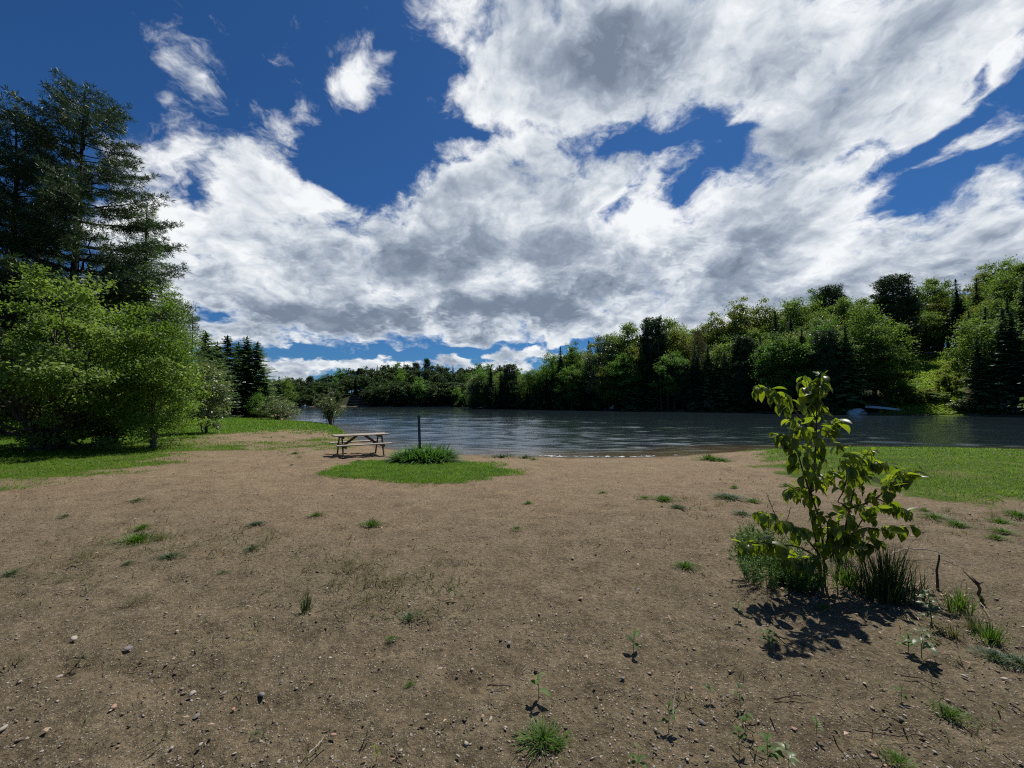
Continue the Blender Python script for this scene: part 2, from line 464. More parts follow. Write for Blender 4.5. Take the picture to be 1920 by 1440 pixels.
def make_ground():
    NA, NR = 1000, 500
    rr = np.concatenate([[0.0], .30 * np.exp(np.linspace(0, math.log(1500 / .30), NR - 1))])
    aa = np.linspace(0, 2 * np.pi, NA, endpoint=False)
    Rr, Aa = np.meshgrid(rr[1:], aa, indexing='ij')
    x = (Rr * np.sin(Aa)).ravel(); y = (Rr * np.cos(Aa)).ravel()
    x = np.concatenate([[0.], x]); y = np.concatenate([[0.], y])
    z, d, s = ground(x, y, True)
    r = np.hypot(x, y)
    lw = lawn(x, y)
    onl = np.clip(d / .6, 0, 1) * (r < 60)
    # churned soil: footprints and rake-like drags, real relief
    rough = fbm(x * 3.0, y * 5.0, 3) * .026 + fbm(x * 11, y * 14, 3) * .015 * (r < 16)
    rough += np.minimum(fbm(x * 1.7 + 40, y * 4.2, 2), -.12) * .09
    rd = np.random.default_rng(17)           # hollows left by feet
    for _ in range(420):
        cx_, cy_ = rd.uniform(-11, 11), rd.uniform(1.6, 15)
        an = rd.uniform(0, 3.14); sx, sy = rd.uniform(.045, .07), rd.uniform(.10, .16); dp = rd.uniform(.012, .034)
        m_ = np.nonzero((np.abs(x - cx_) < .5) & (np.abs(y - cy_) < .5))[0]
        ux = ((x[m_] - cx_) * math.cos(an) + (y[m_] - cy_) * math.sin(an)) / sx; uy = (-(x[m_] - cx_) * math.sin(an) + (y[m_] - cy_) * math.cos(an)) / sy
        q2 = ux * ux + uy * uy
        rough[m_] += dp * (-np.exp(-q2 ** 1.5) + .45 * np.exp(-((np.sqrt(q2) - 1.45) / .35) ** 2))
    z = z + rough * onl * (1 - .6 * lw)
    z = z + lw * .02
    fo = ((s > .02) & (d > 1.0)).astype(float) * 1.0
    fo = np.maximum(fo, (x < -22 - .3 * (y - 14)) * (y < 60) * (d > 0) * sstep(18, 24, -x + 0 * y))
    # the open grassy slope on the right bank
    px = CX + FPX * x / np.maximum(y, 1e-3)
    clear = sstep(1630, 1670, px) * (1 - sstep(1800, 1830, px)) * (y > 40) * (d > -1) * (d < 42)
    fo = fo * (1 - clear)
    lw = np.maximum(lw * (s < .02), clear)
    lw = np.where(d < 0.03, 0, lw)
    vid = 1 + (np.arange(NR - 2)[:, None] * NA + np.arange(NA)[None, :])
    nxt = 1 + (np.arange(NR - 2)[:, None] * NA + (np.arange(NA)[None, :] + 1) % NA)
    q = np.stack([vid, vid + NA, nxt + NA, nxt], -1).reshape(-1, 4)
    a = np.arange(NA)
    tri = np.stack([np.zeros(NA, int), 1 + a, 1 + (a + 1) % NA], 1)
    me = mesh_np('ground', np.stack([x, y, z], 1), [q, tri], mat_ground(), {'lawn': lw, 'forest': fo, 'inland': d}, True)
    tag(link('ground', me), kind='structure')

def mat_water():
    m, t, out = new_mat('lake_water')
    geo = t.new('ShaderNodeNewGeometry').outputs['Position']
    h = t.math('MULTIPLY', t.noise(t.mapping(geo, scale=(.8, 1.2, 1)), 7.0, 4, .6), .012)
    nb = t.bump(h, .8, 1.0)
    sh = t.new('ShaderNodeAttribute'); sh.attribute_name = 'inland'
    shallow = t.mapr(sh.outputs['Fac'], -4.0, -.1)
    col = t.mix(shallow, (.014, .024, .030), (.085, .066, .036))
    t.l.new(principled(t, col, .09, .5, nb, IOR=1.5), out.inputs[0])
    return m

def make_lake():
    # one sheet a little wider than the lake, with real ripples; the banks rise through it
    NR_, NA_ = 560, 900
    rr = 12.0 * np.exp(np.linspace(0, math.log(330 / 12.0), NR_)); aa = np.linspace(R(-75), R(80), NA_)
    Rr, Aa = np.meshgrid(rr, aa, indexing='ij')
    x = (Rr * np.sin(Aa)).ravel(); y = (Rr * np.cos(Aa)).ravel()
    d, _, _ = poly_sd(SHP, x, y)
    keep = d > -9.0
    step = (Rr * math.log(330 / 12.0) / NR_).ravel()
    xr = x * math.cos(.12) + y * math.sin(.12); yr = -x * math.sin(.12) + y * math.cos(.12)
    wx = xr + fbm(x / 5., y / 5., 2) * 1.2; wy = yr + fbm(x / 4. + 9, y / 4., 2) * 1.0
    z = 0
    for k, lam in enumerate([.24, .42, .72, 1.2, 2.1, 3.8, 7.0]):
        wgt = sstep(2.2 * step, 4.0 * step, lam) * [.20, .25, .25, .18, .11, .07, .05][k]
        z = z + wgt * lam / 4.2 * perlin(wx / (lam * 1.9) + 31 * k, wy / lam - 17 * k)
    gust = .70 + .35 * sstep(-.35, .35, fbm(x / 45., y / 14., 3))
    z = z * gust * (.25 + .75 * sstep(0.0, 3.5, d))
    n = NA_
    vid = np.arange(NR_ - 1)[:, None] * n + np.arange(n - 1)[None, :]
    q = np.stack([vid, vid + 1, vid + n + 1, vid + n], -1).reshape(-1, 4)
    q = q[keep[q].any(1)]
    used, inv_ = np.unique(q.ravel(), return_inverse=True)
    me = mesh_np('lake', np.stack([x, y, WZ + z], 1)[used], [inv_.reshape(-1, 4)], mat_water(), {'inland': -d[used]}, True)
    tag(link('lake', me), kind='structure')

make_ground()
make_lake()
# ------------------------------------------------------------------ geometry accumulator for plants
class Geo:
    def __init__(s):
        s.v = []; s.f = {}; s.t = []; s.n = 0
    def add(s, verts, faces, tint):
        verts = np.asarray(verts, float).reshape(-1, 3)
        faces = np.asarray(faces, np.int64)
        s.v.append(verts); s.t.append(np.broadcast_to(np.asarray(tint, float), (len(verts),)))
        s.f.setdefault(faces.shape[1], []).append(faces + s.n)
        s.n += len(verts)
    def tube(s, pts, rad, sides=6, tint=.5):
        pts = np.asarray(pts, float); n = len(pts); rad = np.broadcast_to(rad, (n,))
        tan = np.gradient(pts, axis=0); tan /= np.linalg.norm(tan, axis=1)[:, None] + 1e-9
        ref = np.array([0., 0., 1.]) if abs(tan[0, 2]) < .9 else np.array([1., 0, 0])
        u = np.cross(tan, ref); u /= np.linalg.norm(u, axis=1)[:, None] + 1e-9
        w_ = np.cross(tan, u)
        a = np.linspace(0, 2 * np.pi, sides, endpoint=False)
        ring = pts[:, None] + rad[:, None, None] * (np.cos(a)[None, :, None] * u[:, None] + np.sin(a)[None, :, None] * w_[:, None])
        i = np.arange(n - 1)[:, None] * sides; j = np.arange(sides)[None]
        k = (j + 1) % sides
        q = np.stack([i + j, i + k, i + sides + k, i + sides + j], -1).reshape(-1, 4)
        s.add(ring.reshape(-1, 3), q, tint)
    def leaves(s, c, ax, nr, L, W, tint, fold=.15):
        """rhombic leaves: centres, long axis, normal"""
        c = np.asarray(c, float); n = len(c)
        ax = ax / (np.linalg.norm(ax, axis=1)[:, None] + 1e-9)
        sd = np.cross(ax, nr); sd /= np.linalg.norm(sd, axis=1)[:, None] + 1e-9
        nn = np.cross(sd, ax)
        L = np.broadcast_to(L, (n,))[:, None]; W = np.broadcast_to(W, (n,))[:, None]
        v = np.stack([c - ax * L * .5, c + sd * W * .5 + nn * W * fold - ax * L * .06, c + ax * L * .5, c - sd * W * .5 + nn * W * fold - ax * L * .06], 1)
        q = np.arange(n * 4).reshape(n, 4)
        s.add(v.reshape(-1, 3), q, np.repeat(np.broadcast_to(tint, (n,)), 4))
    def blades(s, base, dirs, L, W, tint, bend=.3, seg=1):
        """pointed blades: base points and directions; seg=1 gives single triangles"""
        base = np.asarray(base, float); n = len(base)
        d_ = dirs / (np.linalg.norm(dirs, axis=1)[:, None] + 1e-9)
        L = np.broadcast_to(L, (n,))[:, None]; W = np.broadcast_to(W, (n,))[:, None]
        hz = d_.copy(); hz[:, 2] = 0; hl = np.linalg.norm(hz, axis=1)[:, None]; hz = hz / (hl + 1e-6)
        sd = np.stack([-hz[:, 1], hz[:, 0], np.zeros(n)], 1)
        bad = hl[:, 0] < 1e-3
        sd[bad] = [1, 0, 0]
        rows = []
        for k in range(seg + 1):
            t = k / seg
            p = base + d_ * L * t + (hz * .5 - np.array([0, 0, 1.]) * .8) * L * bend * t * t
            wd = W * .5 * (1 - t) ** .6 if k else W * .4
            rows.append((p, wd))
        if seg == 1:
            v = np.stack([rows[0][0] - sd * rows[0][1], rows[0][0] + sd * rows[0][1], rows[1][0]], 1)
            s.add(v.reshape(-1, 3), np.arange(n * 3).reshape(n, 3), np.repeat(np.broadcast_to(tint, (n,)), 3)); return
        m = 2 * seg + 1
        vs_ = []
        for k in range(seg):
            p, wd = rows[k]
            if k: wd = W * .5 * (1 - (k / seg) ** 2.2)
            vs_ += [p - sd * wd, p + sd * wd]
        vs_.append(rows[seg][0])
        v = np.stack(vs_, 1)
        o = np.arange(n)[:, None] * m
        tq = np.repeat(np.broadcast_to(tint, (n,)), m)
        qs = [o + np.array([[2 * k, 2 * k + 1, 2 * k + 3, 2 * k + 2]]) for k in range(seg - 1)]
        b0 = s.n
        s.add(v.reshape(-1, 3), np.concatenate(qs), tq)
        tr = o + np.array([[2 * seg - 2, 2 * seg - 1, 2 * seg]])
        s.f.setdefault(3, []).append(tr + b0)
    def mesh(s, name, mat, smooth=False):
        return mesh_np(name, np.concatenate(s.v), [np.concatenate(f) for f in s.f.values()], mat, {'tint': np.concatenate(s.t)}, smooth)

def unit(v):
    return v / (np.linalg.norm(v, axis=-1, keepdims=True) + 1e-9)

# ------------------------------------------------------------------ plant materials
def mat_leaf(name, stops, trans=.45, tcol=None, rough=.55, spec=.18, vary=.25):
    """colour of the leaves; varies from leaf to leaf and a little from plant to plant"""
    m, t, out = new_mat(name)
    a = t.new('ShaderNodeAttribute'); a.attribute_name = 'tint'
    oi = t.new('ShaderNodeObjectInfo')
    f = t.math('ADD', a.outputs['Fac'], t.math('MULTIPLY_ADD', oi.outputs['Random'], vary, -vary / 2))
    c = t.ramp(f, stops)
    b = principled(t, c, rough, spec)
    tr = t.new('ShaderNodeBsdfTranslucent')
    tc = t.vec('MULTIPLY', c, tcol or (1.25, 1.35, .7))
    t.l.new(tc, tr.inputs[0])
    mx = t.new('ShaderNodeMixShader'); mx.inputs[0].default_value = trans
    t.l.new(b, mx.inputs[1]); t.l.new(tr.outputs[0], mx.inputs[2])
    t.l.new(mx.outputs[0], out.inputs[0])
    return m

def mat_bark(name, c1, c2, scale=9.0):
    m, t, out = new_mat(name)
    co = t.new('ShaderNodeTexCoord').outputs['Object']
    st = t.mapping(co, scale=(1, 1, .25))
    n = t.noise(st, scale, 6, .65); n2 = t.noise(co, scale * .3, 3, .5)
    c = t.mix(t.mapr(n, .35, .65), c1, c2)
    c = t.mix(t.math('MULTIPLY', n2, .5), c, t.vec('SCALE', c, scale=.6))
    t.l.new(principled(t, c, .9, .1, t.bump(n, .6, .03)), out.inputs[0])
    return m

M = {}
M['bark'] = mat_bark('grey_brown_bark', (.06, .048, .036), (.15, .125, .10))
M['bark_dark'] = mat_bark('dark_bark', (.030, .025, .020), (.075, .062, .05))
M['bark_pale'] = mat_bark('pale_bark', (.10, .09, .075), (.24, .22, .19))
M['leaf_bright'] = mat_leaf('bright_green_leaves', [(0, (0.072, 0.120, 0.024)), (0.5, (0.135, 0.210, 0.044)), (1, (0.225, 0.320, 0.080))])
M['leaf_bush'] = mat_leaf('bush_leaves', [(0, (.080, .130, .028)), (.5, (.160, .240, .052)), (1, (.270, .360, .095))], .42)
M['leaf_mid'] = mat_leaf('mid_green_leaves', [(0, (0.056, 0.12, 0.026)), (0.5, (0.104, 0.203, 0.04)), (1, (0.169, 0.296, 0.06))])
M['leaf_yellow'] = mat_leaf('yellow_green_leaves', [(0, (.105, .125, .024)), (.5, (.175, .210, .040)), (1, (.255, .285, .075))])
M['leaf_silver'] = mat_leaf('silvery_green_leaves', [(0, (0.094, 0.125, 0.062)), (0.5, (0.156, 0.2, 0.1)), (1, (0.237, 0.281, 0.156))], rough=.4, spec=.5)
M['leaf_pale'] = mat_leaf('pale_glossy_leaves', [(0, (.07, .105, .045)), (.5, (.115, .160, .075)), (1, (.19, .235, .13))], rough=.40, spec=.45)
M['leaf_glossy'] = mat_leaf('glossy_birch_leaves', [(0, (0.075, 0.138, 0.021)), (0.5, (0.132, 0.225, 0.035)), (1, (0.203, 0.307, 0.054))], rough=.45, spec=.3)
M['leaf_far_shade'] = mat_leaf('cloud_darkened_leaves', [(0, (0.027, 0.053, 0.018)), (0.5, (0.05, 0.088, 0.026)), (1, (0.083, 0.128, 0.037))], .3)  # cloud shade over the far hill is put into this darker green
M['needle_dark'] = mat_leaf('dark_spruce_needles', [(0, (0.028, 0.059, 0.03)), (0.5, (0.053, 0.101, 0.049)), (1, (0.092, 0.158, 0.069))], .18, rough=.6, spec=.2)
M['needle_pine'] = mat_leaf('blue_green_pine_needles', [(0, (.026, .052, .024)), (.5, (.050, .090, .038)), (1, (.090, .140, .058))], .20, rough=.5, spec=.3)
M['needle_warm'] = mat_leaf('green_hemlock_needles', [(0, (0.057, 0.103, 0.035)), (0.5, (0.096, 0.165, 0.055)), (1, (0.162, 0.257, 0.078))], .22, rough=.6, spec=.2)
M['needle_larch'] = mat_leaf('light_larch_needles', [(0, (0.073, 0.134, 0.049)), (0.5, (0.121, 0.207, 0.073)), (1, (0.186, 0.288, 0.101))], .28, rough=.6, spec=.2)
M['needle_brown'] = mat_leaf('brownish_thin_needles', [(0, (0.102, 0.082, 0.048)), (0.5, (0.162, 0.13, 0.074)), (1, (0.228, 0.186, 0.114))], .22, rough=.7, spec=.15)

# ------------------------------------------------------------------ tree builders: each returns (trunk mesh, crown mesh)
def broadleaf(seed, h, rx, base, clumps, per, leaf, mat, bark='bark', stems=1, flat=1.0, spread=.12, trunk_r=None, low=False, top_bias=0.0, lob=.28, limbs=34):
    r = np.random.default_rng(seed)
    T, C = Geo(), Geo()
    ch = h - base
    cz = base + ch * .5
    # an uneven crown: radius changes with direction
    ph = r.uniform(0, 6.28, 8); fr = np.array([2, 3, 3, 5, 4, 2, 5, 7]); am = r.uniform(.4, 1, 8)
    u = unit(r.normal(size=(clumps, 3)))
    az = np.arctan2(u[:, 1], u[:, 0]); el = np.arcsin(u[:, 2])
    lobe = 1 + lob * .35 * sum(am[k] * np.sin(fr[k] * az + ph[k] + 2.3 * (k % 3 + 1) * el) for k in range(8))
    rad = r.uniform(.18, 1, clumps) ** .42 * lobe
    cen = np.stack([u[:, 0] * rx * rad, u[:, 1] * rx * rad * flat, cz + u[:, 2] * ch * .5 * rad], 1)
    if low:        # crown widest in its lower half, like an unpruned bush
        k = 1.0 - .38 * np.clip((cen[:, 2] - base) / ch, 0, 1) ** 1.5
        cen[:, :2] *= (k * 1.18)[:, None]
    else:
        k = 1.08 - .42 * np.clip((cen[:, 2] - cz) / (ch * .5), 0, 1) ** 2
        cen[:, :2] *= k[:, None]
    cen[:, 2] = np.maximum(cen[:, 2], base * .8 + .05 * h * r.uniform(0, 1, clumps))
    sc = spread * h * r.uniform(.55, 1.25, clumps)
    # leaves: several flat sprays in every clump
    n = clumps * per
    ci = np.repeat(np.arange(clumps), per)
    off = r.normal(size=(n, 3)) * np.array([1, 1, .55]) * .55 * sc[ci][:, None]
    c = cen[ci] + off
    c[:, 2] = np.maximum(c[:, 2], .04)
    outw = unit((cen - np.array([0, 0, cz])) / np.array([rx, rx, ch * .5]))[ci]
    nr = unit(np.array([0, 0, 1.]) * .75 + outw * .5 + r.normal(size=(n, 3)) * .55)
    ax = unit(outw * .5 + r.normal(size=(n, 3)) + np.array([0, 0, -.35]))
    clt = r.normal(0, .17, clumps)
    tint = np.clip(.5 + clt[ci] + r.normal(0, .14, n), 0, 1)
    L = leaf * r.uniform(.7, 1.3, n)
    C.leaves(c, ax, nr, L, L * .66, tint)
    # stems and limbs
    tr = trunk_r or .018 * h + .03
    tops = []
    for s_ in range(stems):
        if stems == 1:
            b0 = np.array([0., 0, 0]); tp = np.array([r.normal(0, .05) * rx, r.normal(0, .05) * rx, h * .86])
        else:
            an = 6.28 * s_ / stems + r.uniform(-.4, .4)
            b0 = np.array([math.cos(an), math.sin(an), 0]) * .10 * rx * r.uniform(.3, 1.2)
            tp = np.array([math.cos(an) * rx * r.uniform(.25, .75), math.sin(an) * rx * flat * r.uniform(.25, .75), h * r.uniform(.55, .85)])
        t_ = np.linspace(0, 1, 9)[:, None]
        mid = np.array([r.normal(0, .06), r.normal(0, .06), 0]) * rx
        pts = b0 + (tp - b0) * np.concatenate([t_ ** 1.25, t_ ** 1.25, t_], 1) + mid * np.sin(t_ * np.pi) + r.normal(0, .008 * h, (9, 3)) * t_
        pts[0, 2] = -.12
        rr = tr / math.sqrt(stems) * (1 - .86 * t_[:, 0]) * np.where(t_[:, 0] == 0, 1.35, 1)
        T.tube(pts, rr, 7); tops.append((pts, rr))
    for k_ in r.choice(clumps, min(clumps, limbs), replace=False):
        pts, rr = tops[r.integers(len(tops))]
        zt = cen[k_, 2] - .28 * np.linalg.norm(cen[k_, :2]) - .06 * h
        i = int(np.clip(np.argmin(abs(pts[:, 2] - zt)), 1, 7))
        a = pts[i]; b = cen[k_]
        t_ = np.linspace(0, 1, 6)[:, None]
        q = a + (b - a) * t_ + np.array([0, 0, 1]) * np.sin(t_ * np.pi) * -.03 * h + r.normal(0, .008 * h, (6, 3)) * np.sin(t_ * np.pi)
        T.tube(q, rr[i] * .55 * (1 - .85 * t_[:, 0]), 5)
    return T.mesh('trunk', M[bark], True), C.mesh('crown', M[mat])

def spruce(seed, h, rx, base, mat, bark='bark_dark', dens=1.0, droop=.25, sprig=.55, narrow=.85, ragged=.25):
    r = np.random.default_rng(seed)
    T, C = Geo(), Geo()
    t_ = np.linspace(0, 1, 10)
    pts = np.stack([r.normal(0, .012 * h) * t_ ** 2, r.normal(0, .012 * h) * t_ ** 2, t_ * h * .99], 1)
    pts[0, 2] = -.2
    T.tube(pts, (.011 * h + .04) * (1 - .93 * t_), 7)
    z = base
    cs, axs, nrs, Ls, ts = [], [], [], [], []
    lean = pts[-1, :2]
    while z < h * .985:
        f = (z - base) / (h - base)
        ln0 = rx * (1 - f) ** narrow * (.55 + .45 * min(1, f * 6 + .25)) + .05
        nb = max(4, int(r.integers(5, 8) * dens))
        a0 = r.uniform(0, 6.28)
        for b_ in range(nb):
            an = a0 + 6.28 * b_ / nb + r.normal(0, .2)
            ln = ln0 * r.uniform(1 - ragged * 1.4, 1 + ragged * .8)
            dv = np.array([math.cos(an), math.sin(an)])
            np_ = max(2, int(ln / (sprig * .42)))
            s_ = np.linspace(.12, 1, np_)
            zb = z + r.normal(0, .06) * ln0
            zz_ = zb - droop * ln * s_ + .22 * droop * ln * s_ ** 4 * 2 + .12 * ln * f * s_
            ctr = np.stack([dv[0] * ln * s_ + lean[0] * (z / h) ** 2, dv[1] * ln * s_ + lean[1] * (z / h) ** 2, zz_], 1)
            if ln > rx * .35 and r.random() < .35:
                T.tube(np.array([[lean[0] * (z / h) ** 2, lean[1] * (z / h) ** 2, zb], ctr[-1]]), [.012 * ln + .008, .006], 4)
            sdv = np.array([-dv[1], dv[0], 0])
            wid = np.minimum(sprig * (1.15 - .55 * s_), .10 + ln * .55)
            for sgn in (-1, 0, 1):
                k = len(s_)
                axd = np.array([dv[0], dv[1], -droop * .9]) + sgn * sdv * r.uniform(.5, 1.1, k)[:, None] + r.normal(0, .14, (k, 3))
                cc = ctr + sgn * sdv * wid[:, None] * .38 + r.normal(0, .05 * sprig, (k, 3))
                cs.append(cc); axs.append(axd)
                nrs.append(np.array([0, 0, 1.]) + r.normal(0, .35, (k, 3)) + np.array([dv[0], dv[1], 0]) * .3)
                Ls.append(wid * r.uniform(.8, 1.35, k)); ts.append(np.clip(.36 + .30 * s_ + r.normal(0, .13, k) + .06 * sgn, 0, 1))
        z += (.055 * rx + .16) * (1.0 - .35 * f) * r.uniform(.75, 1.25) / max(.6, dens)
    cs.append(np.array([[lean[0], lean[1], h * .98]] * 3) + r.normal(0, .02, (3, 3))); axs.append(np.array([[0, 0, 1.]] * 3) + r.normal(0, .1, (3, 3))); nrs.append(r.normal(size=(3, 3))); Ls.append(np.full(3, sprig * 1.2)); ts.append(np.full(3, .6))
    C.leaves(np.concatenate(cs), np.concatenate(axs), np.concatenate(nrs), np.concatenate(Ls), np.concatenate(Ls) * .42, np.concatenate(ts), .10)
    return T.mesh('trunk', M[bark], True), C.mesh('crown', M[mat])

def pine(seed, h, rx, base, mat, tuft=.34, ntri=9, step=.55, up=.22, droop=0.0, nb=(4, 7), bark='bark_dark', prof=None, sub=.85, tw=.030, gap=.25, trunk_r=None, twig=.26):
    """white pine or larch: level limbs with side twigs that carry tufts of needles"""
    r = np.random.default_rng(seed)
    T, C = Geo(), Geo()
    t_ = np.linspace(0, 1, 14)
    bend = np.stack([np.sin(t_ * 3.0) * .010 * h * r.normal(), np.sin(t_ * 2.2) * .010 * h * r.normal()], 1)
    trk = np.stack([bend[:, 0], bend[:, 1], t_ * h * .98], 1); trk[0, 2] = -.3
    tr = trunk_r or .013 * h + .05
    T.tube(trk, tr * (1 - .92 * t_), 9)
    prof = prof or (lambda f: (1 - f) ** .75 * (.6 + .4 * min(1, f * 4 + .2)))
    tc, td = [], []
    z = base
    while z < h * .96:
        f = (z - base) / (h - base)
        ln0 = rx * prof(f)
        n = r.integers(*nb)
        a0 = r.uniform(0, 6.28)
        ax0 = np.array([np.interp(z / h, t_, trk[:, 0]), np.interp(z / h, t_, trk[:, 1])])
        for b_ in range(n):
            if r.random() < gap * (1 - f): continue
            an = a0 + 6.28 * b_ / n + r.normal(0, .3)
            ln = max(.35, ln0 * r.uniform(.55, 1.18))
            k = 7; s_ = np.linspace(0, 1, k)
            dv = np.array([math.cos(an), math.sin(an)])
            sv = np.array([-dv[1], dv[0]])
            wob = np.cumsum(r.normal(0, .04, k)) * ln
            rise = ln * (up * (1 + 1.6 * f) * s_ ** 1.3 + .10 * s_ ** 3 - droop * s_ ** 1.5)
            pts = np.stack([ax0[0] + dv[0] * ln * s_ + sv[0] * wob, ax0[1] + dv[1] * ln * s_ + sv[1] * wob, z + rise], 1)
            T.tube(pts, (.012 * ln + .010) * (1 - .8 * s_), 5)
            # side twigs
            nt = max(3, int(ln / twig))
            for q in range(nt):
                p_ = .28 + .72 * (q + r.random()) / nt
                i = min(k - 2, int(p_ * (k - 1))); fr = p_ * (k - 1) - i
                b0 = pts[i] * (1 - fr) + pts[i + 1] * fr
                sg = 1 if (q % 2) else -1
                tl = sub * ln * .34 * (1.25 - p_) * r.uniform(.6, 1.3) + tuft * .5
                dr = np.array([dv[0] * .75 + sg * sv[0] * r.uniform(.5, 1.1), dv[1] * .75 + sg * sv[1] * r.uniform(.5, 1.1), up * .8 + r.normal(0, .16) - droop * .9])
                dr /= np.linalg.norm(dr)
                m = max(2, int(tl / (tuft * .42)))
                e = np.linspace(.25, 1, m)[:, None]
                pp = b0 + dr * tl * e + r.normal(0, tuft * .14, (m, 3)) + np.array([0, 0, -droop * .5]) * tl * e ** 2
                T.tube(np.array([b0, pp[-1]]), [.006, .003], 3)
                tc.append(pp); td.append(np.repeat(dr[None], m, 0))
            tc.append(pts[-1:]); td.append(np.array([[dv[0], dv[1], .4]]))
        z += step * r.uniform(.6, 1.4) * (1 - .4 * f)
    top = trk[-1]
    tc.append(top + np.array([[0, 0, -.1], [0, 0, .15], [.05, .03, -.3]])); td.append(np.array([[0, 0, 1.]] * 3))
    tc = np.concatenate(tc); td = np.concatenate(td)
    n = len(tc)
    tin = np.clip(.5 + r.normal(0, .16, n), 0, 1)
    base_ = np.repeat(tc, ntri, 0); dd = np.repeat(td, ntri, 0)
    dd = unit(dd * .55 + unit(r.normal(size=(n * ntri, 3))) * .95 + np.array([0, 0, .12]))
    L = tuft * r.uniform(.6, 1.15, n * ntri)
    sd = unit(np.cross(dd, r.normal(size=(n * ntri, 3))))
    v = np.stack([base_ - sd * tw, base_ + dd * L[:, None] * .55 + sd * tw, base_ + dd * L[:, None]], 1)
    C.add(v.reshape(-1, 3), np.arange(n * ntri * 3).reshape(-1, 3), np.repeat(np.clip(np.repeat(tin, ntri) + r.normal(0, .08, n * ntri), 0, 1), 3))
    return T.mesh('trunk', M[bark], True), C.mesh('crown', M[mat])

def tree(name, meshes, x, y, label, group=None, cat='tree', rz=0.0, scale=1.0, sink=0.0):
    e = empty(name, (x, y, ground(x, y) - sink), rz, scale)
    tag(e, label, cat, group)
    link('trunk', meshes[0], e); link('crown', meshes[1], e)
    return e

def xat(px, D):
    return (px - CX) / FPX * D
def height_for(px, top, D):
    """height of a tree at depth D whose tip shows at row `top` of the photograph"""
    p = at_depth(px, top, D)
    return p.z - ground(p.x, p.y)
# ------------------------------------------------------------------ the trees on the left lawn
x, y = xat(96, 14.0), 14.0
tree('leafy_bush', broadleaf(3, 5.6, 3.5, .25, 230, 170, .115, 'leaf_bush', 'bark', stems=9, spread=.080, low=True, trunk_r=.34, lob=.42, limbs=90), x, y,
     'large bright green leafy bush with many stems at the edge of the left lawn', cat='bush')
x, y = xat(-190, 12.6), 12.6
tree('leafy_bush', broadleaf(31, 4.6, 2.6, .2, 110, 130, .125, 'leaf_mid', 'bark', stems=6, spread=.085, low=True, trunk_r=.22, limbs=40), x, y,
     'darker leafy bush cut off by the left edge of the photo', cat='bush')
x, y = xat(292, 14.8), 14.8
tree('birch_tree', broadleaf(5, 5.6, 1.25, .12, 150, 140, .080, 'leaf_glossy', 'bark', stems=4, spread=.085, low=True, trunk_r=.09, lob=.25, limbs=70), x, y,
     'yellowish green young birch with small shiny leaves beside the large bush')
x, y = xat(214, 15.8), 15.8
tree('leafy_bush', broadleaf(6, 3.6, 1.3, .12, 100, 110, .10, 'leaf_mid', 'bark', stems=5, spread=.09, low=True, trunk_r=.16, limbs=40), x, y,
     'mid green bush filling the gap between the large bush and the young birch', cat='bush')
x, y = xat(388, 21.5), 21.5
tree('young_tree', broadleaf(8, 4.1, .95, .3, 60, 100, .12, 'leaf_silver', 'bark', stems=3, spread=.11, low=True, limbs=25, trunk_r=.07), x, y,
     'pale green small tree just right of the young birch, at the lawn edge')

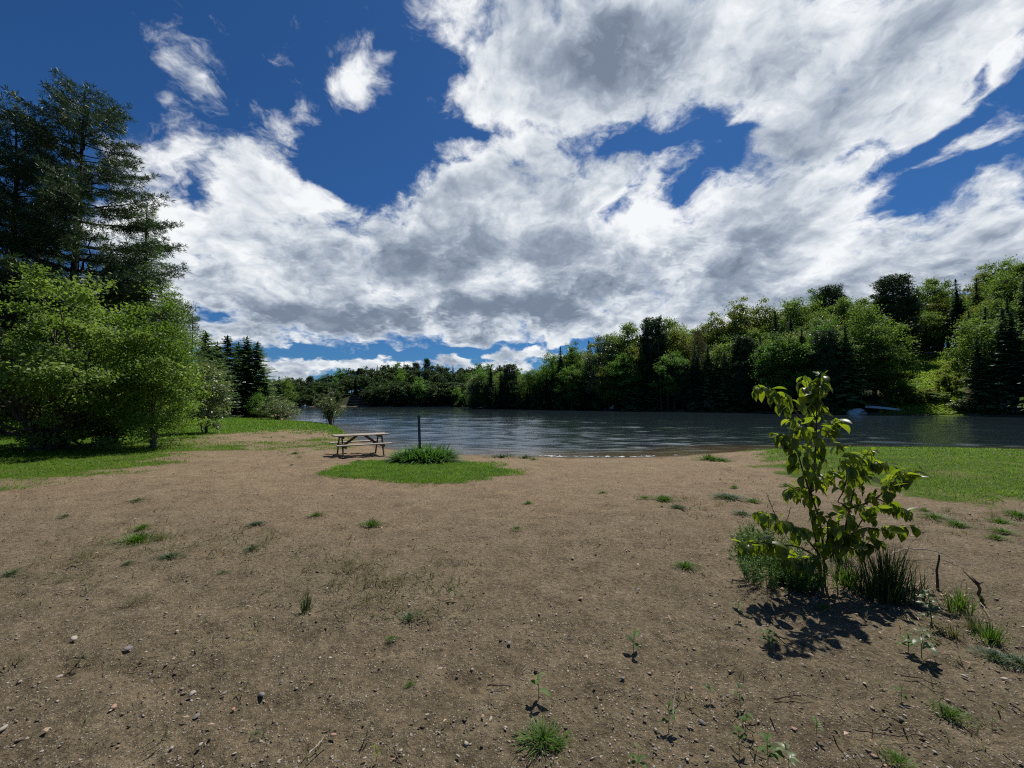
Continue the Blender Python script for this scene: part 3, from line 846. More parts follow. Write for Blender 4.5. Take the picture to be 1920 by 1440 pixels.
def wp_prof(f):
    return max(.10, (1 - f) ** .50) * (.72 + .28 * min(1, f * 5 + .2))
x, y = xat(124, 22.0), 22.0
tree('pine_tree', pine(12, height_for(124, 152, 22.0), 5.7, 3.6, 'needle_pine', tuft=.32, ntri=12, step=.70, prof=wp_prof, tw=.023, gap=.18, nb=(4, 7), up=.16, twig=.23, sub=.95, trunk_r=.30), x, y,
     'tall blue green pine behind the large bush, the tallest tree on the left', rz=.5)
x, y = xat(-30, 21.0), 21.0
tree('pine_tree', pine(13, height_for(-10, 190, 21.0), 4.6, 3.2, 'needle_pine', tuft=.32, ntri=12, step=.70, prof=wp_prof, tw=.023, gap=.18, nb=(4, 7), up=.16, twig=.23, sub=.95, trunk_r=.27), x, y,
     'tall pine at the left edge of the photo, partly cut off', rz=2.0)
for px, D, top, rx, lab, sd_, kind in [
    (262, 25.0, 372, 3.4, 'airy light green larch right of the tall pine, with level feathery branches', 14, 'larch'),
    (322, 27.0, 540, 2.7, 'smaller larch with drooping twigs above the young birch', 15, 'larch'),
    (205, 28.0, 470, 3.2, 'dark green conifer between the tall pine and the airy larch', 16, 'dark'),
    (72, 28.5, 450, 3.6, 'dark conifer in the shade between the two tall pines', 17, 'dark'),
    (-80, 27.0, 400, 3.8, 'shaded conifer behind the pine at the left edge', 18, 'dark'),
    (10, 34.0, 450, 4.0, 'dark spruce deep in the shade left of the tall pine trunk', 19, 'sp'),
    (150, 35.0, 490, 4.0, 'dark spruce deep in the shade right of the tall pine trunk', 20, 'sp'),
    (250, 35.0, 500, 3.6, 'dark spruce behind the airy larch', 21, 'sp'),
    (312, 34.0, 560, 3.2, 'dark spruce behind the smaller larch', 22, 'sp'),
    (355, 33.0, 585, 2.6, 'dark green larch with a long branch sticking out right over the lawn', 23, 'larchd'),
    ]:
    x, y = xat(px, D), D
    h = height_for(px, top, D)
    if kind == 'larch':
        ms = pine(sd_, h, rx, 1.0, 'needle_larch', tuft=.20, ntri=6, step=.36, up=.02, droop=.12, nb=(5, 8), sub=1.0, tw=.018, gap=.06)
        nm = 'larch_tree'
    elif kind == 'larchd':
        ms = pine(sd_, h, rx, .8, 'needle_warm', tuft=.22, ntri=6, step=.42, up=.04, droop=.10, nb=(4, 7), sub=1.0, tw=.020, gap=.1)
        nm = 'larch_tree'
    elif kind == 'dark':
        ms = pine(sd_, h, rx, 1.2, 'needle_warm', tuft=.34, ntri=7, step=.50, up=.04, droop=.10, nb=(5, 8), tw=.026, gap=.08)
        nm = 'conifer_tree'
    else:
        ms = spruce(sd_, h, rx, .5, 'needle_dark', dens=1.1, sprig=.55, droop=.3)
        nm = 'spruce_tree'
    tree(nm, ms, x, y, lab)
# a dark wood closes the view behind them
for i, (px, D, h, rx) in enumerate([(-160, 44, 13, 3.6), (-60, 43, 12, 3.6), (30, 45, 13, 3.6), (95, 44, 12, 3.4), (170, 46, 13, 3.6), (235, 45, 12, 3.4), (300, 47, 10.5, 3.4), (345, 46, 9.6, 3.0), (380, 48, 8.6, 2.6), (-250, 42, 13, 4.0)]):
    x, y = xat(px, D), D
    tree('spruce_tree', spruce(40 + i, h, rx, .3, 'needle_dark', dens=1.0, sprig=.7, droop=.3), x, y, 'dark spruce standing in the shaded wood behind the larches on the left', 'spruces in the shaded wood on the left', rz=i)
# the group of conifers where the lawn ends
for i, (px, D, top, rx, mt, lab) in enumerate([
    (384, 42, 622, 3.2, 'needle_warm', 'dark conifer between the small pale tree and the lawn group of spruces'),
    (404, 45, 640, 3.0, 'needle_dark', 'shaded spruce just behind the small pale tree'),
    (402, 50, 655, 2.6, 'needle_dark', 'dark spruce at the left end of the lawn\'s conifer group, half behind the larch'),
    (424, 52, 629, 3.9, 'needle_dark', 'tallest dark spruce of the conifer group where the lawn ends'),
    (444, 55, 641, 3.7, 'needle_dark', 'dark spruce in the middle of the conifer group where the lawn ends'),
    (462, 51, 630, 3.5, 'needle_warm', 'pointed green spruce with a slim tip in that conifer group'),
    (479, 50, 640, 3.2, 'needle_warm', 'spruce forming the right hand slope of the conifer group by the lawn'),
    (492, 49, 690, 2.2, 'needle_larch', 'low yellowish conifer at the right foot of the conifer group')]):
    x, y = xat(px, D), D
    tree('spruce_tree', spruce(60 + i, height_for(px, top, D), rx, .15, mt, dens=1.3, sprig=.48, droop=.16, narrow=.68, ragged=.35), x, y, lab, 'conifers where the lawn ends', rz=i * 1.3)
x, y = xat(522, 43), 43
tree('willow_bush', broadleaf(70, 2.6, 1.95, .05, 120, 60, .12, 'leaf_silver', 'bark', stems=9, spread=.12, low=True, trunk_r=.10, limbs=50), x, y,
     'rounded grey green willow bush on the lake edge of the left lawn', cat='bush')
x, y = xat(487, 46), 46
tree('willow_bush', broadleaf(71, 3.0, 1.1, .05, 60, 50, .12, 'leaf_mid', 'bark', stems=6, spread=.12, low=True, trunk_r=.08, limbs=20), x, y,
     'narrow green bush between the conifer group and the rounded willow bush', cat='bush')
x, y = xat(535, 94), 94
tree('poplar_tree', broadleaf(72, height_for(535, 712, 94), 1.9, .5, 70, 60, .28, 'leaf_bright', 'bark', stems=1, spread=.11, low=True), x, y,
     'narrow light green tree behind the willow bush on the left shore')
x, y = xat(523, 92), 92
tree('spruce_tree', spruce(73, height_for(523, 706, 92), 1.5, .3, 'needle_dark', sprig=.6), x, y, 'slim dark spruce beside the narrow light green tree on the left shore')
for i, (px, D, top) in enumerate([(512, 112, 722), (500, 96, 700), (540, 122, 728)]):
    x, y = xat(px, D) - 2, D
    tree('spruce_tree', spruce(74 + i, height_for(px, top, D), 2.2, .3, 'needle_dark', sprig=.7), x, y, 'dark spruce on the left shore behind the willow bush', 'spruces on the left shore')
# the sparse bush on the shore
x, y = xat(621, 36.5), 36.5
def sparse_bush():
    r = np.random.default_rng(77); T, C = Geo(), Geo()
    for k in range(30):
        an = r.uniform(0, 6.28); sp = r.uniform(.1, .95) * (.8 if k % 3 else 1)
        hh = r.uniform(2.0, 3.25) * (1 - .38 * sp ** 2)
        if k in (3, 4): sp, hh = .14, 3.7
        t_ = np.linspace(0, 1, 8)[:, None]
        b0 = np.array([math.cos(an), math.sin(an), 0]) * r.uniform(.05, .35)
        tp = np.array([math.cos(an) * 2.1 * sp, math.sin(an) * 2.1 * sp, hh])
        pts = b0 + (tp - b0) * np.concatenate([t_ ** 1.4, t_ ** 1.4, t_ ** .9], 1) + r.normal(0, .03, (8, 3)) * t_
        pts[0, 2] = -.1
        T.tube(pts, .030 * (1 - .8 * t_[:, 0]), 5)
        for q in range(9):
            i = r.integers(2, 7); a = pts[i]
            dr = unit(np.array([pts[i][0], pts[i][1], 0]) * .4 + r.normal(0, .5, 3) + np.array([0, 0, .55])) * r.uniform(.3, .8)
            tt = np.linspace(0, 1, 4)[:, None]
            tw_ = a + dr * tt + r.normal(0, .02, (4, 3)) * tt
            T.tube(tw_, .010 * (1 - .6 * tt[:, 0]), 4)
            n = r.integers(7, 15)
            f = r.uniform(.2, 1.05, n)[:, None]
            c = a + dr * f + r.normal(0, .06, (n, 3))
            L = r.uniform(.08, .15, n)
            C.leaves(c, r.normal(size=(n, 3)), r.normal(size=(n, 3)) + [0, 0, .6], L, L * .62, np.clip(r.normal(.5, .2, n), 0, 1))
    return T.mesh('trunk', M['bark'], True), C.mesh('crown', M['leaf_silver'])
e = empty('sparse_bush', (x, y, ground(x, y))); tag(e, 'sparse grey green bush with a fan of bare stems on the shore', 'bush')
a, b = sparse_bush(); link('stems', a, e); link('foliage', b, e)
# ------------------------------------------------------------------ the wooded right bank and the hill beyond the lake
ENV_X = [860, 885, 905, 920, 945, 970, 990, 1015, 1035, 1050, 1085, 1105, 1130, 1150, 1180, 1225, 1260, 1300, 1345, 1390, 1430, 1470, 1510, 1545, 1580, 1620, 1650, 1685, 1720, 1755, 1800, 1840, 1880, 1920, 2000, 2200]
ENV_Y = [705, 702, 690, 684, 692, 690, 700, 692, 660, 648, 645, 640, 636, 628, 610, 600, 600, 595, 586, 569, 570, 570, 560, 545, 560, 548, 560, 525, 545, 525, 535, 530, 510, 484, 450, 430]
env = lambda px: float(np.interp(px, ENV_X, ENV_Y))
K = {}
K['spruce'] = [spruce(100 + i, 15.0, [2.7, 3.1, 2.3][i], .3, 'needle_dark', dens=1.15, sprig=.75, droop=.28, ragged=.35) for i in range(3)]
K['hemlock'] = [spruce(110 + i, 14.0, [3.3, 2.9][i], .2, 'needle_warm', dens=1.2, sprig=.8, droop=.42, narrow=.85, ragged=.55) for i in range(2)]
K['pine'] = [pine(120 + i, 16.0, 3.4, 4.0, 'needle_pine', tuft=.62, ntri=7, step=.62, prof=lambda f: (1 - f) ** .40 * (.65 + .35 * min(1, 3 * f + .2)), tw=.075, nb=(5, 8)) for i in range(2)]
for nm, mt, s0 in [('bright', 'leaf_bright', 130), ('mid', 'leaf_mid', 140), ('yellow', 'leaf_yellow', 150), ('silver', 'leaf_silver', 160)]:
    K[nm] = [broadleaf(s0 + i, 14.0, [4.1, 3.6, 4.4][i], [2.2, 3.0, 1.6][i], [130, 120, 140][i], 110, .29, mt, 'bark', spread=.080, lob=.22, limbs=26) for i in range(2 if nm in ('silver', 'yellow') else 3)]
K['brown'] = [pine(170, 13.0, 3.3, 1.5, 'needle_brown', tuft=.42, ntri=5, step=.62, up=.02, droop=.16, nb=(4, 7), tw=.045, gap=.2)]
NOM = {'spruce': 15., 'hemlock': 14., 'pine': 16., 'brown': 13.}
KNAME = {'spruce': 'spruce_tree', 'hemlock': 'hemlock_tree', 'pine': 'pine_tree', 'brown': 'larch_tree', 'bright': 'leafy_tree', 'mid': 'leafy_tree', 'yellow': 'leafy_tree', 'silver': 'leafy_tree'}
KDESC = {'spruce': 'dark pointed spruce', 'hemlock': 'drooping dark green hemlock', 'pine': 'dark broad topped pine', 'brown': 'thin brownish conifer', 'bright': 'bright green leafy tree', 'mid': 'deep green leafy tree', 'yellow': 'yellowish leafy tree', 'silver': 'pale silvery green tree'}
rt = random.Random(42)
SHD = [(px, D) for px, D in RBANK_PX][::-1]
def bank_depth(px):
    return float(np.interp(px, [q[0] for q in SHD], [q[1] for q in SHD]))
placed = []
def put(kind, px, D, top, label, group, wide=1.0, maxh=None):
    x, y = xat(px, D), D
    h = height_for(px, top, D)
    if maxh: h = min(h, maxh)
    if h < 2.0: return None
    k = h / NOM.get(kind, 14.0)
    e = tree(KNAME[kind], rt.choice(K[kind]), x, y, label, group, rz=rt.uniform(0, 6.28))
    wd = wide * (k ** .6)
    e.scale = (wd, wd, k)
    placed.append((x, y, 1.6 * wd))
    return e

# trees one can point at, from the point's tip on the left to the edge of the photo on the right
NAMED = [
 ('silver', 893, 3, 703, 'pale greenish tree at the very tip of the wooded point'), ('spruce', 919, 4, 683, 'dark pointed spruce standing highest on the tip of the wooded point'),
 ('mid', 906, 6, 694, 'leafy tree squeezed between the tip of the point and its highest spruce'),
 ('pine', 955, 7, 683, 'dark round topped pine on the low part of the wooded point'), ('spruce', 940, 3, 696, 'shaded spruce between the two highest trees of the low point'),
 ('spruce', 968, 3, 700, 'last dark spruce before the bright tree on the low point'), ('bright', 990, 5, 697, 'bright leafy tree in the dip of the treeline on the wooded point'), ('bright', 1010, 7, 690, 'second bright leafy tree in the dip of the treeline, beside the dark rise'),
 ('mid', 1034, 6, 660, 'leafy tree where the treeline steps up above the wooded point'), ('spruce', 1050, 4, 650, 'dark spruce on the step of the treeline above the wooded point'), ('mid', 1075, 10, 645, 'round leafy crown left of the tallest spruce on the middle bank'),
 ('spruce', 1105, 8, 638, 'slim spruce tip rising between leafy crowns on the middle bank'), ('silver', 1128, 5, 634, 'silvery leafy tree above the white chair'), ('silver', 1148, 9, 628, 'second silvery tree above the white chair, a little taller'),
 ('yellow', 1143, 0.6, 684, 'low sunlit tree leaning over the white chair at the water'), ('bright', 1178, 9, 608, 'tall light green tree left of the black topped pine on the bank'),
 ('pine', 1225, 10, 597, 'black topped pine breaking the skyline of the middle bank'), ('bright', 1258, 18, 598, 'light green round crown just right of the black topped pine'),
 ('yellow', 1272, 12, 610, 'yellow green tree right of the black topped pine'), ('brown', 1312, 4, 611, 'thin pinkish brown conifer reaching over the water'), ('yellow', 1345, 16, 592, 'yellowish tree on the skyline behind the pinkish brown conifer'),
 ('yellow', 1392, 18, 567, 'broad pale yellow crown, the highest in the middle of the bank'), ('yellow', 1432, 20, 571, 'second broad yellowish crown right of the highest one'),
 ('spruce', 1461, 12, 580, 'needle thin dark spruce before the yellowish crowns'), ('bright', 1482, 22, 564, 'bright green crown right of the yellowish crowns'), ('spruce', 1487, 9, 590, 'slim spruce beside the needle thin dark spruce'),
 ('bright', 1512, 26, 560, 'leafy crown left of the big dark pine group'), ('mid', 1538, 30, 545, 'deep green crown on the skyline at the start of the right hill'), ('pine', 1562, 30, 537, 'dark pine on the skyline left of the biggest dark pine'),
 ('bright', 1622, 30, 546, 'leafy crown in the saddle left of the biggest dark pine'), ('bright', 1592, 24, 560, 'leafy crown below the skyline pine on the right hill'),
 ('bright', 1640, 7, 575, 'tall bright maple overhanging the water left of the grassy slope'), ('bright', 1664, 5, 636, 'spreading bright maple branches above the grassy slope'),
 ('pine', 1685, 30, 518, 'biggest dark pine, a rounded black mass on the right skyline'), ('bright', 1755, 42, 522, 'smooth rounded green crown right of the biggest dark pine'),
 ('bright', 1785, 52, 545, 'bright tree standing behind the top of the grassy slope'), ('hemlock', 1735, 47, 610, 'dark drooping conifer behind the guard rail'), ('hemlock', 1765, 48, 600, 'second dark drooping conifer behind the guard rail, to its right'), ('mid', 1720, 52, 560, 'deep green tree standing behind the top of the grassy slope'), ('yellow', 1770, 38, 560, 'yellow green tree behind the grassy slope'), ('spruce', 1806, 34, 520, 'dark spruce on the skyline over the grassy slope'), ('spruce', 1842, 34, 518, 'narrow black spruce tip right of the grassy slope'),
 ('spruce', 1879, 28, 524, 'black spruce tip nearest the right edge of the skyline'), ('yellow', 1856, 44, 508, 'thin pale crown on the skyline near the right edge'), ('bright', 1905, 40, 487, 'sunlit green crown at the right end of the skyline'),
 ('bright', 1925, 26, 492, 'yellow green tree cut off by the right edge of the photo'), ('spruce', 1838, 9, 640, 'big dark spruce at the right side of the grassy slope'), ('spruce', 1818, 18, 605, 'dark spruce above the right side of the grassy slope'),
 ('hemlock', 1880, 5, 665, 'dark drooping conifer on the right bank near the edge of the photo'), ('hemlock', 1908, 4, 640, 'grey green drooping conifer at the right edge of the bank'),
 ('bright', 1742, 34, 580, 'bright tree standing at the top of the grassy slope'), ('spruce', 1718, 33, 590, 'dark spruce at the upper left corner of the grassy slope'),
]
for kind, px, off, top, lab in NAMED:
    put(kind, px, bank_depth(px) + off, top, lab, 'trees along the right bank', wide=1.5 if 'biggest dark pine, a' in lab else (1.2 if kind == 'pine' else 1.0))
# the edge of the wood along the water
names = ['first', 'second', 'third']
px = 888.0; i = 0
while px < 1960:
    D = bank_depth(px) + rt.uniform(1.0, 2.6)
    if not (1596 < px < 1815):
        kind = rt.choices(['spruce', 'hemlock', 'mid', 'pine'], [4, 5, 2 if px < 1550 else 0, 1 if px < 1550 else 0])[0]
        top = env(px) + rt.uniform(.24, .56) * (765 - env(px))
        put(kind, px, D, top, KDESC[kind] + ' in the dark front row at the water on the right bank', 'front row trees on the right bank', wide=1.05)
    px += 740.0 / D * rt.uniform(1.7, 2.7); i += 1
# rows climbing the slope behind
for row, off in enumerate([6, 12, 19, 27, 36, 47, 60]):
    px = 880.0 + rt.uniform(0, 20)
    while px < 2020:
        D0 = bank_depth(px)
        o = off * (1.0 if px > 1250 else .25 + .75 * (px - 880) / 370)
        D = D0 + o + rt.uniform(-2, 2)
        ok = not (1632 < px < 1822 and o < 31)
        top = env(px) + rt.uniform(4, 20) + (6 - row) * (8 if px > 1200 else 5)
        x, y = xat(px, D), D
        if ok and all((x - a) ** 2 + (y - b) ** 2 > 3.2 for a, b, c in placed):
            kind = rt.choices(['spruce', 'hemlock', 'pine', 'bright', 'mid', 'yellow', 'silver'], [5, 4, .5, 6, 5, 3, .7] if row < 3 else [3.0, .8, .8, 8, 5, 3.0, .4])[0]
            put(kind, px, D, top, KDESC[kind] + ' among the crowded trees on the slope of the right bank', 'trees on the slope of the right bank', wide=1.0, maxh=19)
        px += 740.0 / D * rt.uniform(4.6, 6.8)

# the hill across the lake: crowns seen 250 m away, each tree one mesh
def joined(ms, name):
    bm = bmesh.new()
    bm.from_mesh(ms[0]); bm.faces.ensure_lookup_table()
    n0 = len(bm.faces)
    bm.from_mesh(ms[1]); bm.faces.ensure_lookup_table()
    for f in bm.faces[n0:]: f.material_index = 1
    me = bpy.data.meshes.new(name); bm.to_mesh(me); bm.free()
    me.materials.append(ms[0].materials[0]); me.materials.append(ms[1].materials[0])
    return me
FAR = {}
FAR['mid'] = [joined(broadleaf(200 + i, 14., 5.2, 2.0, 110, 30, .85, 'leaf_far_shade', spread=.10, lob=.35, limbs=8), 'leafy_tree') for i in range(3)]
FAR['bright'] = [joined(broadleaf(210 + i, 14., 4.8, 2.0, 110, 30, .80, 'leaf_mid', spread=.10, lob=.35, limbs=8), 'leafy_tree') for i in range(1)]
FAR['spruce'] = [joined(spruce(220 + i, 15., 3.0, .4, 'needle_dark', sprig=1.2, dens=1.0), 'spruce_tree') for i in range(2)]
FAR['pine'] = [joined(pine(230, 15., 3.4, 4., 'needle_pine', tuft=.9, ntri=6, step=.9, tw=.13, prof=lambda f: (1 - f) ** .4), 'pine_tree')]
FENV_X = [490, 500, 540, 560, 600, 640, 660, 700, 730, 760, 790, 805, 840, 870, 900, 935, 980, 1060]
FENV_Y = [712, 708, 706, 702, 700, 690, 687, 684, 680, 682, 677, 680, 683, 688, 683, 684, 690, 700]
fx = random.Random(9)
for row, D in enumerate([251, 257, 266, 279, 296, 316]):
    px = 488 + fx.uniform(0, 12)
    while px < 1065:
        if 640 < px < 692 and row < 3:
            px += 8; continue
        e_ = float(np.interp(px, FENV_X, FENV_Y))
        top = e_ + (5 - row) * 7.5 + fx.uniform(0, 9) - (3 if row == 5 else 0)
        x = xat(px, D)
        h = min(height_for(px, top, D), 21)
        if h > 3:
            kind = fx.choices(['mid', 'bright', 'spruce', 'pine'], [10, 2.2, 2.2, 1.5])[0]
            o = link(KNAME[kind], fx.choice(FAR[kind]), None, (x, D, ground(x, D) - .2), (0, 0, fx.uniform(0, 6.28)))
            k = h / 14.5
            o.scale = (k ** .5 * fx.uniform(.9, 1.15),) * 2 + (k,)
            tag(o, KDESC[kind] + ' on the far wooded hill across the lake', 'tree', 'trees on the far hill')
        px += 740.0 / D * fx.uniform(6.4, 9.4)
for px, top, kind, lab in [(800, 674, 'pine', 'pine sticking up highest on the far hill skyline'), (757, 679, 'spruce', 'small dark spruce tip on the far hill skyline left of the highest pine')]:
    D = 312.; x = xat(px, D); h = height_for(px, top, D)
    o = link(KNAME[kind], FAR[kind][0], None, (x, D, ground(x, D) - .2)); o.scale = (.9, .9, h / 14.5)
    tag(o, lab, 'tree', 'trees on the far hill')
# ------------------------------------------------------------------ plain materials
def mat_plain(name, col, rough=.6, spec=.4, var=.25, scale=8.0, bump=.3, bd=.01, metal=0.0):
    m, t, out = new_mat(name)
    co = t.new('ShaderNodeTexCoord').outputs['Object']
    n = t.noise(co, scale, 6, .62)
    c = t.mix(t.mapr(n, .3, .7), t.vec('SCALE', t.mix(0.0, col, col), scale=1 - var), t.vec('SCALE', t.mix(0.0, col, col), scale=1 + var))
    t.l.new(principled(t, c, rough, spec, t.bump(n, bump, bd), Metallic=metal), out.inputs[0])
    return m
def mat_wood(name, c1, c2):
    """grain runs along the local x of every board"""
    m, t, out = new_mat(name)
    co = t.new('ShaderNodeTexCoord').outputs['Object']
    n = t.noise(t.mapping(co, scale=(1.2, 26, 26)), 1.0, 6, .65, .4)
    n2 = t.noise(co, 2.3, 4, .6)
    c = t.mix(t.mapr(n, .3, .7), c1, c2)
    c = t.mix(t.math('MULTIPLY', t.mapr(n2, .4, .75), .6), c, t.vec('SCALE', c, scale=.55))
    t.l.new(principled(t, c, .75, .3, t.bump(n, .5, .006)), out.inputs[0])
    return m
M['table_top'] = mat_wood('weathered_grey_glare_boards', (.25, .205, .160), (.40, .345, .28))  # weathered grey, with the glare on the boards lightened into the colour
M['table_frame'] = mat_wood('brown_weathered_lumber', (.085, .062, .045), (.17, .130, .095))
M['steel'] = mat_plain('dark_green_steel', (.045, .052, .050), .5, .5, .35, 30, .2, .002, .55)
M['steel_pale'] = mat_plain('worn_bare_steel', (.42, .44, .45), .5, .5, .2, 40, .1, .001, .3)
M['white'] = mat_plain('weathered_white_paint', (.66, .67, .67), .45, .5, .10, 3, .1)
M['cream'] = mat_plain('cream_fibreglass', (.62, .52, .38), .45, .5, .10, 4, .1)
M['grey_wood'] = mat_plain('grey_dock_boards', (.20, .19, .18), .8, .2, .25, 6, .3)
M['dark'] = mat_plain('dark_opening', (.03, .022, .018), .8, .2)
M['stone_grey'] = mat_plain('grey_stone', (.175, .168, .158), .85, .25, .35, 45, .6, .004)
M['stone_pale'] = mat_plain('pale_stone', (.34, .30, .25), .85, .25, .3, 45, .6, .004)
M['stone_pink'] = mat_plain('pinkish_stone', (.36, .215, .155), .85, .25, .3, 45, .6, .004)
M['stone_dark'] = mat_plain('dark_stone', (.085, .072, .060), .85, .25, .35, 45, .6, .004)
M['twig'] = mat_plain('dry_twig_bark', (.085, .060, .045), .9, .1, .4, 60, .5, .002)
M['twig_pale'] = mat_plain('bleached_twig', (.30, .26, .20), .85, .15, .3, 60, .5, .002)
M['grass'] = mat_leaf('lawn_grass_blades', [(0, (.050, .110, .009)), (.45, (.098, .200, .014)), (.8, (.165, .275, .024)), (1, (.27, .27, .11))], .45, rough=.5, spec=.2, vary=0)
M['tuft'] = mat_leaf('tuft_grass_blades', [(0, (.040, .080, .016)), (.5, (.075, .150, .022)), (1, (.13, .215, .035))], .4, rough=.5, spec=.2)
M['tuft_blue'] = mat_leaf('blue_green_blades', [(0, (.045, .070, .040)), (.5, (.080, .120, .070)), (1, (.13, .17, .10))], .35, rough=.5, spec=.2)
M['tuft_dry'] = mat_leaf('dry_brownish_blades', [(0, (.075, .075, .035)), (.5, (.130, .125, .060)), (1, (.20, .18, .10))], .35, rough=.6, spec=.15)
M['rush'] = mat_leaf('dark_rush_blades', [(0, (.026, .048, .018)), (.5, (.048, .082, .028)), (1, (.095, .14, .045))], .25, rough=.5, spec=.25)
M['lily'] = mat_leaf('daylily_leaves', [(0, (.045, .110, .022)), (.5, (.090, .200, .040)), (1, (.16, .285, .065))], .32, rough=.45, spec=.3)
M['sap_leaf'] = mat_leaf('large_sapling_leaves', [(0, (.036, .060, .012)), (.5, (.060, .095, .016)), (1, (.100, .135, .024))], .55, (3.6, 3.3, .9), rough=.36, spec=.45, vary=0)
M['weed_leaf'] = mat_leaf('soft_weed_leaves', [(0, (.050, .09, .028)), (.5, (.085, .145, .042)), (1, (.15, .21, .075))], .40, rough=.6, spec=.15)
M['herb'] = mat_leaf('feathery_herb', [(0, (.050, .10, .026)), (.5, (.095, .18, .045)), (1, (.17, .27, .09))], .35, rough=.5, spec=.25)
M['flower'] = mat_plain('yellow_petal', (.55, .42, .10), .6, .3, .1)
M['dry_leaf'] = mat_plain('dry_leaf_litter', (.36, .27, .19), .8, .15, .3, 20, .3, .003)

# ------------------------------------------------------------------ box and board helpers
def box_bm(bm, sx, sy, sz, mat4, bev=.006):
    b = bmesh.ops.create_cube(bm, size=1.0)
    vs_ = b['verts']
    bmesh.ops.scale(bm, vec=(sx, sy, sz), verts=vs_)
    if bev:
        es = list({e for v in vs_ for e in v.link_edges})
        rb = bmesh.ops.bevel(bm, geom=es, offset=bev, segments=1, affect='EDGES')
        vs_ = list({v for f in rb['faces'] for v in f.verts} | {v for v in vs_ if v.is_valid})
    bmesh.ops.transform(bm, matrix=mat4, verts=vs_)
def beam(p, q, w_, th, up=(0, 0, 1)):
    """matrix and length of a board from p to q"""
    p, q = Vector(p), Vector(q); x = (q - p); L = x.length; x.normalize()
    y = Vector(up).cross(x).normalized(); z = x.cross(y)
    m = Matrix((x, y, z)).transposed().to_4x4(); m.translation = (p + q) / 2
    return m, L
def board(name, p, q, w_, th, mat, parent, up=(0, 0, 1), bev=.006):
    """one board as a mesh whose own x runs along it"""
    m, L = beam(p, q, w_, th, up)
    bm = bmesh.new(); box_bm(bm, L, w_, th, Matrix(), bev)
    me = bpy.data.meshes.new(name); bm.to_mesh(me); bm.free(); me.materials.append(mat)
    o = link(name, me, parent); o.matrix_local = m
    return o
def boards(name, specs, mat, parent, frame=None, bev=.006):
    """several boards that read as one part (planks of a top); all along local x"""
    bm = bmesh.new()
    for (cx_, cy_, cz_, L, w_, th) in specs:
        box_bm(bm, L, w_, th, Matrix.Translation((cx_, cy_, cz_)), bev)
    me = bpy.data.meshes.new(name); bm.to_mesh(me); bm.free(); me.materials.append(mat)
    o = link(name, me, parent)
    return o

# ------------------------------------------------------------------ picnic table
def picnic_table():
    c = P(679, 856); c.z = ground(c.x, c.y) + .01
    D = 14.35
    x, y = xat(678, D), D
    z = min(ground(x + a, y + b) for a in (-.7, .7) for b in (-.7, .7)) + .02
    e = empty('picnic_table', (x, y, z), R(34))
    tag(e, 'weathered wooden picnic table with two attached benches on the sand by the water', 'picnic table')
    boards('tabletop', [(0, -.30 + .15 * k, .735, 1.86 - .01 * (k % 2), .140, .038) for k in range(5)], M['table_top'], e)
    for s in (-1, 1):
        boards('bench', [(0, s * .66 - .072, .435, 1.86, .137, .038), (.006, s * .66 + .072, .435, 1.855, .137, .038)], M['table_top'], e)
    for s in (-1, 1):
        X = s * .68
        for q in (-1, 1):
            board('leg', (X, q * .22, .712), (X, q * .56, -.03), .088, .038, M['table_frame'], e, up=(1, 0, 0))
        board('crossbar', (X - s * .041, -.76, .372), (X - s * .041, .76, .372), .040, .086, M['table_frame'], e)
        board('cleat', (X - s * .041, -.34, .672), (X - s * .041, .34, .672), .040, .084, M['table_frame'], e)
        board('brace', (X - s * .075, 0, .36), (s * .13, 0, .712), .085, .036, M['table_frame'], e, up=(0, 1, 0))
picnic_table()

# ------------------------------------------------------------------ flower bed: daylilies and the sign post
lil = P(791, 868)
LX, LY = lil.x, lil.y + .25
def daylily():
    r = np.random.default_rng(4); G = Geo()
    for k in range(84):                      # many fans of leaves grown together
        q = math.sqrt((k + .5) / 84); a0 = 2.399 * k
        c = np.array([math.cos(a0) * q * .80, math.sin(a0) * q * .62, 0])
        n = 24
        an = r.uniform(0, 6.283, n)
        d0 = np.stack([np.cos(an), np.sin(an), 0 * an], 1)
        out = np.array([math.cos(a0), math.sin(a0), 0]) * q
        dv = unit(d0 * r.uniform(.15, .75, n)[:, None] + out * .45 + np.array([0, 0, 1.]))
        L = r.uniform(.64, 1.02, n) * (1.02 - .30 * q) * r.uniform(.85, 1.12)
        G.blades(c + d0 * .05 + np.array([0, 0, -.02]), dv, L, r.uniform(.034, .058, n), np.clip(r.normal(.45, .12) + r.normal(0, .17, n), 0, 1), bend=r.uniform(.25, 1.0, n)[:, None], seg=6)
    return G
e = empty('daylily_clump', (LX, LY, ground(LX, LY)))
tag(e, 'big mound of strap leaved green lilies around the metal post', 'plant clump')
link('leaves', daylily().mesh('leaves', M['lily'], True), e)

